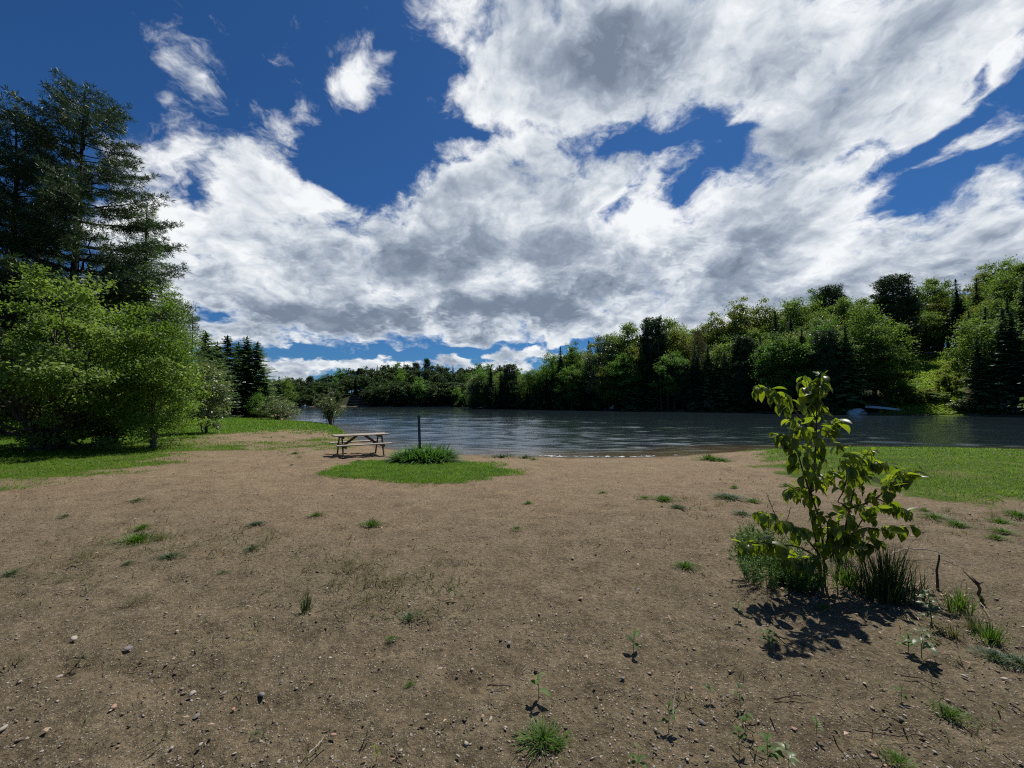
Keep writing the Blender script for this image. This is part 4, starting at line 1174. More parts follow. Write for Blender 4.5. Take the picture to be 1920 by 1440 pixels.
def sign_post():
    x, y = xat(789.5, LY + .1), LY + .1
    z = ground(x, y)
    top = at_depth(788, 779, y).z
    h = top - z
    e = empty('sign_post', (x, y, z - .1))
    tag(e, 'bare dark metal channel post with a row of holes standing in the lilies', 'post')
    bm = bmesh.new()
    # a channel: two flanges, two webs and a back that is pierced by holes
    prof = [(-.040, .020), (-.022, .020), (-.017, -.012), (.017, -.012), (.022, .020), (.040, .020)]
    th = .004
    for a, b in zip(prof[:-1], prof[1:]):
        va, vb = Vector((a[0], a[1], 0)), Vector((b[0], b[1], 0))
        nrm = Vector((-(vb - va).y, (vb - va).x, 0)).normalized() * th
        q = [va, vb, vb + nrm, va + nrm]
        lo = [bm.verts.new(p) for p in q]; hi = [bm.verts.new(p + Vector((0, 0, h + .1))) for p in q]
        for i in range(4): bm.faces.new((lo[i], lo[(i + 1) % 4], hi[(i + 1) % 4], hi[i]))
        bm.faces.new(hi); bm.faces.new(lo[::-1])
    me = bpy.data.meshes.new('channel'); bm.to_mesh(me); bm.free(); me.materials.append(M['steel'])
    ch = link('channel', me, e)
    bm = bmesh.new()
    k = .25
    while k < h + .05:
        m = Matrix.Translation((0, -.0135, k)) @ Matrix.Rotation(R(90), 4, 'X')
        bmesh.ops.create_cone(bm, cap_ends=True, segments=10, radius1=.0095, radius2=.0085, depth=.003, matrix=m)
        k += .0508 * 1.5
    me = bpy.data.meshes.new('holes'); bm.to_mesh(me); bm.free(); me.materials.append(M['steel_pale'])
    link('holes', me, e)
    e.rotation_euler = (R(1.0), R(-2.3), R(8))
sign_post()

# ------------------------------------------------------------------ lawn blades (nobody could count them)
def grass_field(name, poly_box, n, hgt, wid, wmin=.35, seed=1, label=None, power=1.0, kind_tint=0.0):
    r = np.random.default_rng(seed)
    (x0, x1, y0, y1) = poly_box
    got = []
    need = n
    while need > 0:
        x = r.uniform(x0, x1, need * 3); 
        u = r.uniform(0, 1, need * 3)
        y = y0 * (y1 / y0) ** u if power else y0 + (y1 - y0) * u      # more blades nearby
        dl, _, _ = poly_sd(SHP, x, y)
        k = (lawn(x, y) > r.uniform(.06, 1.0, need * 3) * .98) & (dl < -.05)
        x, y = x[k][:need], y[k][:need]
        got.append(np.stack([x, y], 1)); need -= len(x)
    p = np.concatenate(got)
    z = ground(p[:, 0], p[:, 1]) + lawn(p[:, 0], p[:, 1]) * .02
    patch = fbm(p[:, 0] / .55, p[:, 1] / .55, 3)
    dv = unit(r.normal(0, .45, (len(p), 3)) * [1, 1, 0] + np.array([0, 0, 1.]))
    far = np.clip(p[:, 1] / 16, .6, 2.2)
    L = hgt * r.uniform(.5, 1.35, len(p)) * (1 + .55 * patch)
    G = Geo()
    G.blades(np.column_stack([p, z - .012]), dv, L * np.clip(far, 1, 1.5), wid * far, np.clip(.42 + .40 * patch + r.normal(0, .15, len(p)) + kind_tint, 0, .98), bend=.35, seg=2 if far.mean() < 1 else 1)
    tag(link(name, G.mesh(name, M['grass'])), label, 'grass', kind='stuff')
ib = np.array(ISLAND)
grass_field('island_grass', (ib[:, 0].min() - .5, ib[:, 0].max() + .5, ib[:, 1].min() - .4, ib[:, 1].max() + .4), 46000, .085, .012, seed=2, label='patch of bright green grass around the lily mound', power=0, kind_tint=.08)
grass_field('lawn_grass', (7.5, 30, 5.6, 17.5), 120000, .075, .016, seed=3, label='bright green lawn by the water on the right', kind_tint=.10)
grass_field('lawn_grass', (-26, -5, 7.5, 24), 95000, .070, .018, seed=4, label='green lawn on the left between the sand and the bushes')
grass_field('lawn_grass', (-42, -9, 22, 62), 42000, .12, .045, seed=5, label='far end of the left lawn running to the conifers')
# ------------------------------------------------------------------ the sapling
SBASE = P(1540, 1092)
def sap_pt(cx_, cy_, dy=0.0):
    """a point of the sapling, given in the enlarged view of the photograph, at its own depth"""
    return np.array(at_depth(1390 + cx_ / 3.349, 690 + cy_ / 3.349, SBASE.y + dy))
def sapling():
    r = np.random.default_rng(21)
    e = empty('sapling', SBASE)
    tag(e, 'young sapling with large drooping yellow green leaves standing on the bare ground', 'sapling')
    B = np.array(SBASE)
    def base(cx_, dy=0):
        p = sap_pt(cx_, 1240, dy); p[2] = ground(p[0], p[1]) - .06; return p
    stems = [  # (radius, points (cx, cy, depth offset), leaf density, from)
     (.014, [(505, None, 0), (480, 1120, .0), (432, 900, .02), (436, 760, .0), (462, 600, -.03), (470, 420, .0), (474, 250, .03), (488, 120, .05), (500, 50, .05)], 1.0, .32),
     (.013, [(590, None, .05), (615, 1120, .08), (655, 1000, .12), (680, 880, .15), (712, 740, .2), (760, 620, .25), (803, 520, .28)], .85, .28),
     (.010, [(520, None, -.05), (510, 1040, -.06), (470, 880, -.10), (400, 700, -.18), (352, 520, -.2), (300, 440, -.2), (250, 425, -.2)], .85, .36),
    ]
    branches = [
     (.007, [(690, 905, .14), (640, 850, .0), (598, 845, -.03), (640, 780, -.05), (664, 690, -.06), (655, 580, -.07), (636, 495, -.08)], .8, .45),
     (.009, [(470, 470, .0), (405, 360, -.1), (330, 260, -.15), (250, 180, -.18), (175, 140, -.2), (120, 125, -.2)], 1.05, .35),
     (.006, [(470, 330, .0), (430, 230, .1), (415, 130, .12), (400, 65, .12)], .8, .3),
     (.007, [(468, 520, .0), (520, 440, .12), (560, 370, .15), (590, 330, .16)], .9, .3),
     (.010, [(680, 880, .15), (760, 860, .1), (850, 820, .05), (930, 740, .0), (1000, 680, .0), (1075, 645, .0)], 1.75, .35),
     (.007, [(850, 820, .05), (920, 850, .1), (980, 880, .12), (1020, 900, .12)], 1.3, .2),
     (.009, [(640, 1110, .1), (720, 1020, -.1), (800, 1000, -.18), (870, 1020, -.2), (960, 1010, -.2), (1040, 1000, -.2)], .9, .45),
     (.006, [(720, 1020, -.1), (760, 950, -.15), (790, 890, -.18), (820, 880, -.2)], 1.4, .3),
     (.009, [(490, 1170, .0), (400, 1060, -.15), (300, 990, -.22), (210, 950, -.25), (120, 915, -.26)], 1.0, .3),
     (.008, [(480, 1190, -.05), (360, 1120, -.25), (230, 1110, -.32), (110, 1095, -.35), (30, 1110, -.35)], .9, .35),
     (.008, [(520, 1150, -.1), (545, 1060, -.2), (540, 960, -.26), (480, 900, -.28)], .9, .3),
     (.008, [(560, 1190, -.1), (610, 1120, -.22), (640, 1060, -.28), (690, 1040, -.3)], 1.1, .3),
     (.006, [(440, 780, .0), (500, 730, .12), (540, 680, .18), (560, 650, .2)], 1.1, .3),
     (.006, [(436, 760, .0), (390, 750, -.1), (350, 760, -.14), (330, 790, -.16)], 1.2, .3),
     (.006, [(712, 740, .2), (690, 660, .1), (720, 600, .06), (770, 560, .05)], 1.1, .25),
     (.006, [(760, 620, .25), (820, 600, .3), (880, 590, .32), (910, 610, .32)], 1.2, .2),
     (.006, [(470, 420, .0), (420, 400, -.1), (370, 390, -.15), (330, 330, -.18)], 1.1, .3),
     (.006, [(470, 1200, .0), (400, 1190, -.16), (330, 1200, -.22), (270, 1190, -.24)], 1.3, .2),
     (.006, [(580, 1190, .0), (560, 1120, -.14), (600, 1060, -.2), (610, 1010, -.2)], 1.2, .2),
     (.006, [(640, 1140, .05), (690, 1130, -.1), (740, 1140, -.2), (770, 1110, -.2)], 1.2, .2),
     (.005, [(760, 1190, -.1), (780, 1120, -.15), (800, 1090, -.2), (830, 1080, -.2)], 1.2, .2),
    ]
    lc, la, ln, lL, ldir = [], [], [], [], []
    T = Geo()
    for si, (rad, pts, den, fr) in enumerate(stems + branches):
        q = np.array([base(p[0], p[2]) if p[1] is None else sap_pt(*p) for p in pts])
        # smooth
        s0 = np.linspace(0, 1, len(q)); s1 = np.linspace(0, 1, len(q) * 5)
        q = np.stack([np.interp(s1, s0, q[:, k]) for k in range(3)], 1)
        for _ in range(4): q[1:-1] = .25 * q[:-2] + .5 * q[1:-1] + .25 * q[2:]
        rr = rad * (1 - .80 * s1)
        if si < len(stems):
            g = Geo(); g.tube(q, rr, 8)
            link('stem', g.mesh('stem', M['twig'], True), e).matrix_parent_inverse = Matrix.Translation(-SBASE)
            g = None
        else:
            T.tube(q, rr, 6)
        seg = np.linalg.norm(np.diff(q, axis=0), axis=1).sum()
        n = int(seg * (1 - fr) / .030 * den * 2.5)
        for k in range(n):
            s = fr + (1 - fr) * (k + r.random()) / n
            p = np.array([np.interp(s, s1, q[:, c]) for c in range(3)])
            i = min(len(q) - 2, int(s * (len(q) - 1)))
            d = unit(q[i + 1] - q[i])
            an = r.uniform(0, 6.28)
            side = np.array([math.cos(an), math.sin(an), 0])
            lc.append(p); ldir.append(side * .8 + d * .4)
            lL.append(r.uniform(.055, .142) * (1.0 if s < .93 else .8))
        for k in range(2):
            lc.append(q[-1]); ldir.append(unit(q[-1] - q[-3]) + r.normal(0, .5, 3)); lL.append(r.uniform(.05, .10))
    link('branches', T.mesh('branches', M['twig'], True), e).matrix_parent_inverse = Matrix.Translation(-SBASE)
    # leaves: an oval blade with a pointed tip, folded along the middle, hanging from a short stalk
    G = Geo(); nu = 7
    prof = np.array([.10, .62, .95, 1.0, .82, .42, .02])
    for p, sd0, L in zip(lc, ldir, lL):
        sd0 = unit(sd0)
        st = p + sd0 * r.uniform(.02, .055) + np.array([0, 0, .006])
        hang = r.uniform(.75, 1.7) if r.random() < .84 else r.uniform(-.2, .5)
        hd = unit(np.array([sd0[0], sd0[1], 0.]) + 1e-6)
        pitch0 = .35 - hang * .9
        mid = [st]; ang = pitch0
        for k in range(nu - 1):
            dv = hd * math.cos(ang) + np.array([0, 0, 1.]) * math.sin(ang)
            mid.append(mid[-1] + dv * L / (nu - 1)); ang = max(-1.52, ang - hang * .22)
        mid = np.array(mid)
        tn = unit(np.gradient(mid, axis=0))
        across = unit(np.array([-hd[1], hd[0], 0]))
        roll = r.normal(0, .45)
        up = np.cross(across, tn); up *= np.sign(up[:, 2:3] + 1e-6)
        ac = across * math.cos(roll) + up * math.sin(roll)
        upn = unit(np.cross(ac, tn)); upn *= np.sign(upn[:, 2:3] + 1e-6)
        W = L * r.uniform(.24, .32) * prof[:, None]
        lv = mid - ac * W + upn * W * .38; rv = mid + ac * W + upn * W * .38
        v = np.stack([lv, mid, rv], 1).reshape(-1, 3)
        f = []
        for k in range(nu - 1):
            a = 3 * k
            f += [[a, a + 1, a + 4, a + 3], [a + 1, a + 2, a + 5, a + 4]]
        G.add(v, f, float(np.clip(r.normal(.5, .22), 0, 1)))
        G.tube(np.array([p, st]), [.0016, .0012], 3, .6)
    link('foliage', G.mesh('foliage', M['sap_leaf'], True), e).matrix_parent_inverse = Matrix.Translation(-SBASE)

sapling()

# ------------------------------------------------------------------ clumps of grass and weeds
def blade_clump(seed, w_, h, n, wid, lean=.5, bend=.4, flat=.8, seg=2, core=.6):
    r = np.random.default_rng(seed); G = Geo()
    rad = w_ * .5 * np.abs(r.normal(0, core, n)).clip(0, 1.1); an = r.uniform(0, 6.283, n)
    b = np.stack([np.cos(an) * rad, np.sin(an) * rad * flat, -.012 + 0 * an], 1)
    out = np.stack([np.cos(an), np.sin(an), 0 * an], 1)
    dv = unit(out * (lean * (.25 + rad / (w_ * .5)))[:, None] + r.normal(0, .22, (n, 3)) * [1, 1, .1] + np.array([0, 0, 1.]))
    L = h * r.uniform(.45, 1.15, n) * (1.1 - .45 * rad / (w_ * .5))
    G.blades(b, dv, L, wid * r.uniform(.7, 1.3, n), np.clip(r.normal(.5, .2, n), 0, 1), bend=r.uniform(.4, 1.4, n)[:, None] * bend, seg=seg)
    return G
def px_size(px, py):
    p = P(px, py); return p, p.y / FPX
TUFT_MESH = {}
def tuft_mesh(kind, v):
    k = (kind, v)
    if k not in TUFT_MESH:
        if kind == 'green': g = blade_clump(300 + v, 1.0, .34, 330, .020, .9, .5); mt = 'tuft'
        elif kind == 'blue': g = blade_clump(310 + v, 1.0, .24, 420, .026, 1.1, .5); mt = 'tuft_blue'
        elif kind == 'dry': g = blade_clump(320 + v, 1.0, .42, 110, .012, .7, .5, core=.75); mt = 'tuft_dry'
        elif kind == 'upright': g = blade_clump(330 + v, 1.0, 2.2, 60, .06, .10, .1); mt = 'rush'
        else: g = blade_clump(340 + v, 1.0, .22, 200, .028, 1.2, .5); mt = 'rush'
        TUFT_MESH[k] = g.mesh('grass_tuft', M[mt])
    return TUFT_MESH[k]
KL = {'green': 'green grass tuft', 'blue': 'low grey green weed tuft', 'dry': 'thin dry grass wisp', 'upright': 'stiff upright grass tuft', 'dark': 'flat dark green tuft'}
TUFTS = [
 ('green', 697, 985, 42, 'in the open between the lily mound and the camera'), ('green', 990, 944, 18, 'small and low, right below the tip of the grass island'), ('green', 968, 992, 22, 'small, on bare ground between the lone tuft and the row of tufts'),
 ('green', 1130, 924, 17, 'small, alone on the sand before the middle of the shore'), ('green', 1245, 937, 44, 'the fullest in the row of tufts left of the sapling'), ('green', 1208, 934, 24, 'left end of the row of tufts left of the sapling'),
 ('dry', 1282, 936, 30, 'right of the fullest tuft in the row'), ('blue', 1270, 952, 32, 'just below the fullest tuft in the row'), ('blue', 1365, 933, 50, 'widest grey green patch left of the sapling top'), ('green', 1377, 914, 16, 'small, above the widest grey green patch'),
 ('green', 1412, 940, 26, 'right of the widest grey green patch'), ('blue', 1391, 963, 32, 'nearest the sapling leaves on its left'), ('dry', 1322, 953, 14, 'tiny, between the tufts left of the sapling'), ('dry', 1350, 946, 26, 'sparse, below the widest grey green patch'),
 ('green', 1285, 1062, 40, 'alone on gravel left of the feathery herb'), ('dark', 1369, 1048, 14, 'tiny, left of the feathery herb'), ('green', 1474, 911, 22, 'by the edge of the right lawn behind the sapling'),
 ('green', 1752, 970, 42, 'longest in the strip below the right lawn'), ('green', 1733, 957, 18, 'small, touching the right lawn beside the sapling leaves'), ('dry', 1780, 960, 24, 'under the edge of the right lawn'), ('green', 1795, 984, 38, 'flat, second from the sapling below the right lawn'),
 ('green', 1875, 979, 36, 'by the right edge just below the lawn'), ('green', 1880, 997, 34, 'by the right edge, below two others'), ('green', 1868, 1008, 32, 'lowest of the three by the right edge'), ('green', 1908, 966, 44, 'cut by the right edge under the lawn'), ('dry', 1862, 966, 30, 'along the ragged lawn edge at the right'),
 ('dark', 258, 938, 28, 'farthest out on the sand at the left'), ('dark', 121, 968, 22, 'alone near the left lawn'), ('green', 266, 990, 28, 'bright, above the long yellowish patch at the left'), ('green', 258, 1014, 62, 'long yellowish patch on the left'), ('dry', 305, 1008, 46, 'right end of the long yellowish patch on the left'),
 ('dry', 155, 1044, 56, 'below and left of the long yellowish patch'), ('dark', 22, 1075, 42, 'at the left edge of the photo'), ('dry', 120, 1088, 34, 'near the left edge, right of the dark flat tuft'), ('blue', 480, 982, 26, 'upper one of the two left of the middle'), ('dark', 472, 1029, 40, 'lower one of the two left of the middle'),
 ('dry', 498, 1014, 36, 'leaning right above the lower dark tuft'), ('dark', 416, 1075, 24, 'small, in the middle of the left gravel'), ('dry', 85, 1020, 20, 'small, by the left edge above the others'), ('blue', 240, 1056, 18, 'small, below the long yellowish patch'), ('blue', 318, 1044, 40, 'right of and below the long yellowish patch'),
 ('green', 593, 966, 24, 'small, left of the lone tuft in the open'), ('upright', 573, 1146, 20, 'like a little brush on the gravel left of the middle'), ('dry', 648, 1062, 40, 'upper left one of the wisps left of the middle'), ('dry', 746, 1090, 50, 'tallest wisp, in the middle of the near gravel'),
 ('dry', 690, 1130, 56, 'broad sparse patch below the tallest wisp'), ('dry', 624, 1094, 36, 'left of the tallest wisp'), ('dark', 770, 1158, 44, 'flat, below the tallest wisp'), ('green', 732, 1198, 18, 'tiny sprout casting a small shadow'), ('green', 767, 1285, 18, 'tiny sprout in the middle of the near gravel'),
 ('dark', 480, 1377, 18, 'tiny, near the bottom left of the middle'), ('green', 1018, 1388, 74, 'largest near tuft, at the bottom middle'), ('green', 1048, 1398, 26, 'small side shoot of the largest near tuft'), ('green', 1782, 1340, 52, 'leaning tuft near the bottom right corner'), ('green', 1684, 1428, 46, 'cut by the bottom edge at the right'),
 ('dark', 940, 857, 56, 'low dark fringe at the water line'), ('dark', 985, 858, 40, 'second low fringe at the water line'), ('dark', 760, 841, 40, 'low fringe at the water behind the picnic table'), ('green', 1330, 862, 46, 'ragged grass at the water by the right end of the beach'), ('green', 1352, 864, 34, 'next to the ragged grass at the right end of the beach'),
 ('green', 1000, 862, 16, 'tiny, on the sand by the water line'), ('green', 672, 866, 22, 'thin, below the picnic table'), ('dark', 547, 872, 12, 'tiny dark dot on the sand left of the picnic table'), ('green', 552, 851, 18, 'small, on the worn edge of the left lawn'), ('dry', 560, 858, 22, 'wispy, left of the picnic table'),
 ('dry', 1140, 1206, 14, 'tiny, above the single leaf seedling'), ('dry', 250, 1130, 44, 'wispy, on gravel in the lower left'), ('dry', 1505, 1222, 16, 'tiny, under the shadow of the sapling'), ('green', 1545, 1140, 22, 'bright, in the shade under the sapling'), ('dark', 1910, 1242, 60, 'grey green mat cut by the right edge'), ('blue', 1866, 1232, 50, 'grey green mat near the right edge'),
 ('dry', 820, 1112, 18, 'tiny, beside the seedling with the pale leaf'), ('dry', 690, 1078, 26, 'small, between the wisps left of the middle'),
]
rs = random.Random(5)
for kind, px, py, wpx, lab in TUFTS:
    p, u = px_size(px, py)
    o = link('grass_tuft', tuft_mesh(kind, rs.randrange(3)), None, (p.x, p.y, p.z), (0, 0, rs.uniform(-.5, .5)))
    s = wpx * u * 1.12
    o.scale = (s, s * rs.uniform(.8, 1.2), s * rs.uniform(.8, 1.1))
    tag(o, KL[kind] + ', ' + lab, 'grass tuft', 'tufts scattered on the bare ground')

def clump(name, label, cat, px, py, w_px, h_px, mat, n, wid, lean=.3, bend=.3, seed=0, part='blades', group=None, dy=0.0, seg=3, core=.6):
    p, u = px_size(px, py)
    e = empty(name, (p.x, p.y + dy, ground(p.x, p.y + dy)), 0)
    tag(e, label, cat, group)
    link(part, blade_clump(seed, w_px * u, h_px * u, n, wid, lean, bend, seg=seg, core=core).mesh(part, M[mat]), e)
    return e
clump('rush_clump', 'dense dark clump of stiff rushes right of the sapling foot', 'plant clump', 1663, 1118, 96, 108, 'rush', 420, .0075, .16, .10, 401, core=.62)
clump('grass_clump', 'lighter grass clump between the sapling foot and the dark rushes', 'plant clump', 1592, 1100, 60, 72, 'tuft', 150, .007, .3, .25, 402)
clump('grass_clump', 'yellow green grass standing behind the sapling stems', 'plant clump', 1572, 1045, 56, 66, 'tuft', 170, .007, .22, .2, 403)
clump('grass_clump', 'upright grass beside the thin upright stake right of the rushes', 'plant clump', 1800, 1146, 54, 60, 'tuft', 110, .006, .2, .2, 404)
clump('grass_clump', 'brush of grass at the far end of the weeds near the right edge', 'plant clump', 1858, 1200, 46, 46, 'tuft', 120, .006, .3, .25, 405)
clump('grass_clump', 'small dry grass bunch below the pale leaved weed', 'plant clump', 1790, 1194, 30, 34, 'tuft_dry', 60, .006, .3, .3, 406)
clump('grass_clump', 'thin grass between the two brushes of grass at the right', 'plant clump', 1828, 1176, 44, 40, 'tuft_dry', 70, .006, .4, .4, 407)

def feathery(px, py, w_px, h_px, label, seed):
    p, u = px_size(px, py); r = np.random.default_rng(seed)
    e = empty('feathery_herb', p); tag(e, label, 'plant clump')
    S, L = Geo(), Geo(); w_, h = w_px * u, h_px * u
    for k in range(120):
        an = r.uniform(0, 6.28); rd = w_ * .5 * math.sqrt(r.random())
        b0 = np.array([math.cos(an) * rd, math.sin(an) * rd * .8, -.01])
        hh = h * r.uniform(.4, 1.0) * (1.12 - .55 * (rd / (w_ * .5)) ** 2)
        dv = unit(np.array([math.cos(an) * .35 * rd / w_ * 2, math.sin(an) * .35 * rd / w_ * 2, 1]) + r.normal(0, .12, 3))
        t_ = np.linspace(0, 1, 6)[:, None]
        q = b0 + dv * hh * t_ + np.array([math.cos(an), math.sin(an), -.3]) * .10 * hh * t_ ** 2
        S.tube(q, .0022 * (1 - .6 * t_[:, 0]), 4)
        n = 46
        s = r.uniform(.08, 1, n)
        c = np.stack([np.interp(s, t_[:, 0], q[:, j]) for j in range(3)], 1)
        ax = unit(r.normal(size=(n, 3)) * [1, 1, .5] + np.array([0, 0, .45]))
        ll = r.uniform(.018, .042, n)
        L.leaves(c + ax * ll[:, None] * .5, ax, r.normal(size=(n, 3)) + [0, 0, .8], ll, ll * .24, np.clip(r.normal(.5, .22, n), 0, 1), .1)
    link('stems', S.mesh('stems', M['herb'], True), e); link('leaves', L.mesh('leaves', M['herb']), e)
feathery(1449, 1090, 100, 128, 'bushy feathery green herb at the left foot of the sapling', 501)
feathery(1412, 1040, 40, 62, 'smaller feathery herb at the far left of the sapling foot', 502)
feathery(1500, 1098, 60, 60, 'low feathery herb directly before the sapling stems', 503)

# ------------------------------------------------------------------ seedlings with real leaves
def seedling(px, py, h_px, leaves_, label, seed, Lf=.5, mat='weed_leaf', spread_=1.0, spire=False, name='seedling', pale=None):
    p, u = px_size(px, py); r = np.random.default_rng(seed); h = h_px * u * .80
    e = empty(name, p); tag(e, label, 'seedling')
    S, G = Geo(), Geo()
    t_ = np.linspace(0, 1, 6)[:, None]
    q = np.array([r.normal(0, .04) * h, r.normal(0, .04) * h, h]) * t_ + r.normal(0, .015 * h, (6, 3)) * t_; q[0, 2] = -.01
    S.tube(q, np.maximum(.0012, .016 * h) * (1 - .5 * t_[:, 0]), 5)
    prof = np.array([.15, .7, 1.0, .75, .03]); nu = 5
    for k in range(leaves_):
        s = (.22 + .78 * (k + .5) / leaves_) if spire else r.uniform(.35, 1)
        b = np.array([np.interp(s, t_[:, 0], q[:, j]) for j in range(3)])
        an = 2.4 * k + r.uniform(-.4, .4)
        hd = np.array([math.cos(an), math.sin(an), 0])
        L = h * Lf * r.uniform(.7, 1.15) * (1.15 - .45 * s)
        ang = r.uniform(.2, .9) * (1.0 / spread_); mid = [b]
        for j in range(nu - 1):
            mid.append(mid[-1] + (hd * math.cos(ang) + np.array([0, 0, 1.]) * math.sin(ang)) * L / (nu - 1)); ang -= .32
        mid = np.array(mid); ac = np.array([-hd[1], hd[0], r.normal(0, .2)])
        W = L * .19 * prof[:, None]; up_ = np.array([0, 0, 1.])
        v = np.stack([mid - ac * W + up_ * W * .35, mid, mid + ac * W + up_ * W * .35], 1).reshape(-1, 3)
        f = []
        for j in range(nu - 1):
            a = 3 * j; f += [[a, a + 1, a + 4, a + 3], [a + 1, a + 2, a + 5, a + 4]]
        G.add(v, f, float(np.clip(r.normal(.5, .2), 0, 1)))
    link('stem', S.mesh('stem', M['herb'], True), e); link('leaves', G.mesh('leaves', M[mat], True), e)
    if pale:
        g = Geo(); c = np.array([[pale * h, 0, h * .75]]); g.leaves(c, np.array([[.3, .2, 1.]]), np.array([[0, -1., .4]]), h * .5, h * .36, .5)
        link('petal', g.mesh('petal', M['flower']), e)
    return e
for i, (px, py, h, n, lab, lf, mt, sp_) in enumerate([
    (1010, 1312, 56, 6, 'two leaved seedling with a drooping leaf just above the largest near tuft', .62, 'weed_leaf', 1.0),
    (1188, 1222, 50, 4, 'lone seedling with one large pale leaf right of the middle', .62, 'weed_leaf', .9),
    (1254, 1366, 48, 6, 'seedling with a stalk of dry grass leaning on it, lower right of the middle', .5, 'weed_leaf', .9),
    (1332, 1314, 32, 7, 'small bushy seedling above the flat grey stone', .6, 'weed_leaf', 1.0),
    (1388, 1318, 34, 5, 'small slanting seedling right of the bushy one', .6, 'weed_leaf', 1.1),
    (1397, 1372, 40, 6, 'seedling with a wide shadow, lower right of the flat grey stone', .6, 'weed_leaf', .8),
    (1386, 1404, 50, 7, 'thin seedling below the one with the wide shadow', .4, 'weed_leaf', .8),
    (1440, 1432, 54, 9, 'broad leaved seedling at the bottom edge right of the middle', .7, 'weed_leaf', 1.1),
    (1480, 1448, 50, 8, 'pale broad leaved plant cut by the bottom edge', .8, 'leaf_silver', 1.2),
    (1196, 1446, 50, 7, 'leafy sprout cut by the bottom edge in the middle', .55, 'weed_leaf', 1.0),
    (1441, 1210, 30, 12, 'flat rosette weed left of the long dark stick', 1.0, 'weed_leaf', 1.6),
    (1384, 1160, 36, 6, 'dark little sprout with a thin spike below the sapling shadow', .4, 'herb', .8),
    (1690, 1314, 32, 6, 'seedling with one bright leaf in the lower right', .7, 'weed_leaf', 1.0),
    (1531, 1374, 30, 5, 'dark thin sprout in the lower right', .5, 'herb', .9),
    (706, 1424, 30, 8, 'yellowish brown sprout with a dark shadow at the bottom', .5, 'leaf_yellow', .9),
    (852, 1122, 26, 6, 'little sprout with a pale yellow leaf beside the wisps', .6, 'weed_leaf', 1.0),
    (1703, 1222, 38, 12, 'low bright green weed left of the tall pale seedling', .6, 'tuft', 1.0),
    (1728, 1232, 62, 9, 'tall pale seedling with long spreading leaves right of the sapling shadow', .62, 'leaf_pale', 1.1),
    (1748, 1176, 78, 22, 'pale leaved upright weed right of the dark rushes', .34, 'leaf_pale', 1.1),
    (1860, 1362, 24, 5, 'tiny dark sprout near the bottom right corner', .5, 'herb', .9),
    ]):
    seedling(px, py, h, n, lab, 600 + i, lf, mt, sp_, spire=n > 8, pale=-.35 if 'yellow leaf' in lab else None)

# ------------------------------------------------------------------ sticks and twigs
def stick(label, pts, rad, mat='twig', name='twig', lift=None, cat='twig', fork=None):
    q = []
    for (px, py, up) in pts:
        p = P(px, py) if not isinstance(px, tuple) else P(*px)
        q.append([p.x, p.y, p.z + up])
    q = np.array(q); o = q[0].copy()
    s0 = np.linspace(0, 1, len(q)); s1 = np.linspace(0, 1, len(q) * 4)
    r = np.random.default_rng(int(pts[0][0]))
    qq = np.stack([np.interp(s1, s0, q[:, k]) for k in range(3)], 1)
    for _ in range(2): qq[1:-1] = .25 * qq[:-2] + .5 * qq[1:-1] + .25 * qq[2:]
    qq += r.normal(0, rad * .5, qq.shape)
    g = Geo(); g.tube(qq - o, rad * (1 - .6 * s1), 6)
    for f in (fork or []):
        i = int(f[0] * (len(qq) - 1)); a = qq[i] - o
        g.tube(np.array([a, a + np.array(f[1:]) * .5 + r.normal(0, rad, 3), a + np.array(f[1:])]), [rad * .6, rad * .45, rad * .2], 5)
    x = link(name, g.mesh(name, M[mat], True), None, tuple(o)); tag(x, label, cat)
stk = P(1757, 1103)
def up_stick(label, px, y0, y1, rad, lean=0.0, fork=None, mat='twig'):
    b = P(px, y0); t = at_depth(px + lean, y1, b.y); h = t.z - b.z
    g = Geo(); s = np.linspace(0, 1, 7)
    r = np.random.default_rng(int(px))
    q = np.stack([(t.x - b.x) * s + r.normal(0, .005, 7), r.normal(0, .004, 7), h * s - .03 * (s == 0)], 1)
    g.tube(q, rad * (1 - .4 * s), 6)
    for f in (fork or []):
        a = np.array([np.interp(f[0], s, q[:, k]) for k in range(3)])
        g.tube(np.array([a, a + np.array(f[1:])]), [rad * .6, rad * .2], 5)
    tag(link('stick', g.mesh('stick', M[mat], True), None, b), label, 'stick')
up_stick('thin dark stake standing upright right of the rushes', 1757, 1102, 1040, .011, 4)
up_stick('short broken dead stump of a stick with a stubby fork at the right', 1839, 1126, 1092, .014, -5, [(.9, .05, 0, .02), (.95, -.04, .01, .05), (.8, -.10, .02, .12)])
up_stick('thin bare twig with forked tips rising behind the feathery herb', 1466, 990, 925, .006, -30, [(.45, -.06, .02, .06), (.6, .05, 0, .09), (.75, -.05, 0, .06), (.9, .03, 0, .05)])
up_stick('second bare twig leaning right behind the feathery herb', 1470, 992, 950, .005, 14, [(.6, .03, 0, .06)])
stick('long bleached twig arching over the ground right of the rushes', [(1668, 1052, .06), (1690, 1046, .10), (1740, 1046, .09), (1775, 1050, .06), (1800, 1060, .03), (1832, 1068, .01)], .007, 'twig_pale')
stick('long dark stick lying left of the tall pale seedling', [(1452, 1193, .01), (1478, 1205, .02), (1505, 1218, .01)], .006, 'twig')
stick('dark forked twig lying below the seedlings at the right', [(1452, 1312, .006), (1490, 1308, .012), (1524, 1307, .006)], .0045, 'twig', fork=[(.3, .05, -.03, .01), (.5, -.05, -.04, 0)])
stick('short straight twig left of the two leaved seedling', [(915, 1287, .006), (940, 1287, .006), (958, 1288, .006)], .005, 'twig')
stick('bent pale root lying in the lower left', [(578, 1415, .004), (594, 1404, .012), (603, 1392, .006), (606, 1384, .004)], .004, 'twig_pale')
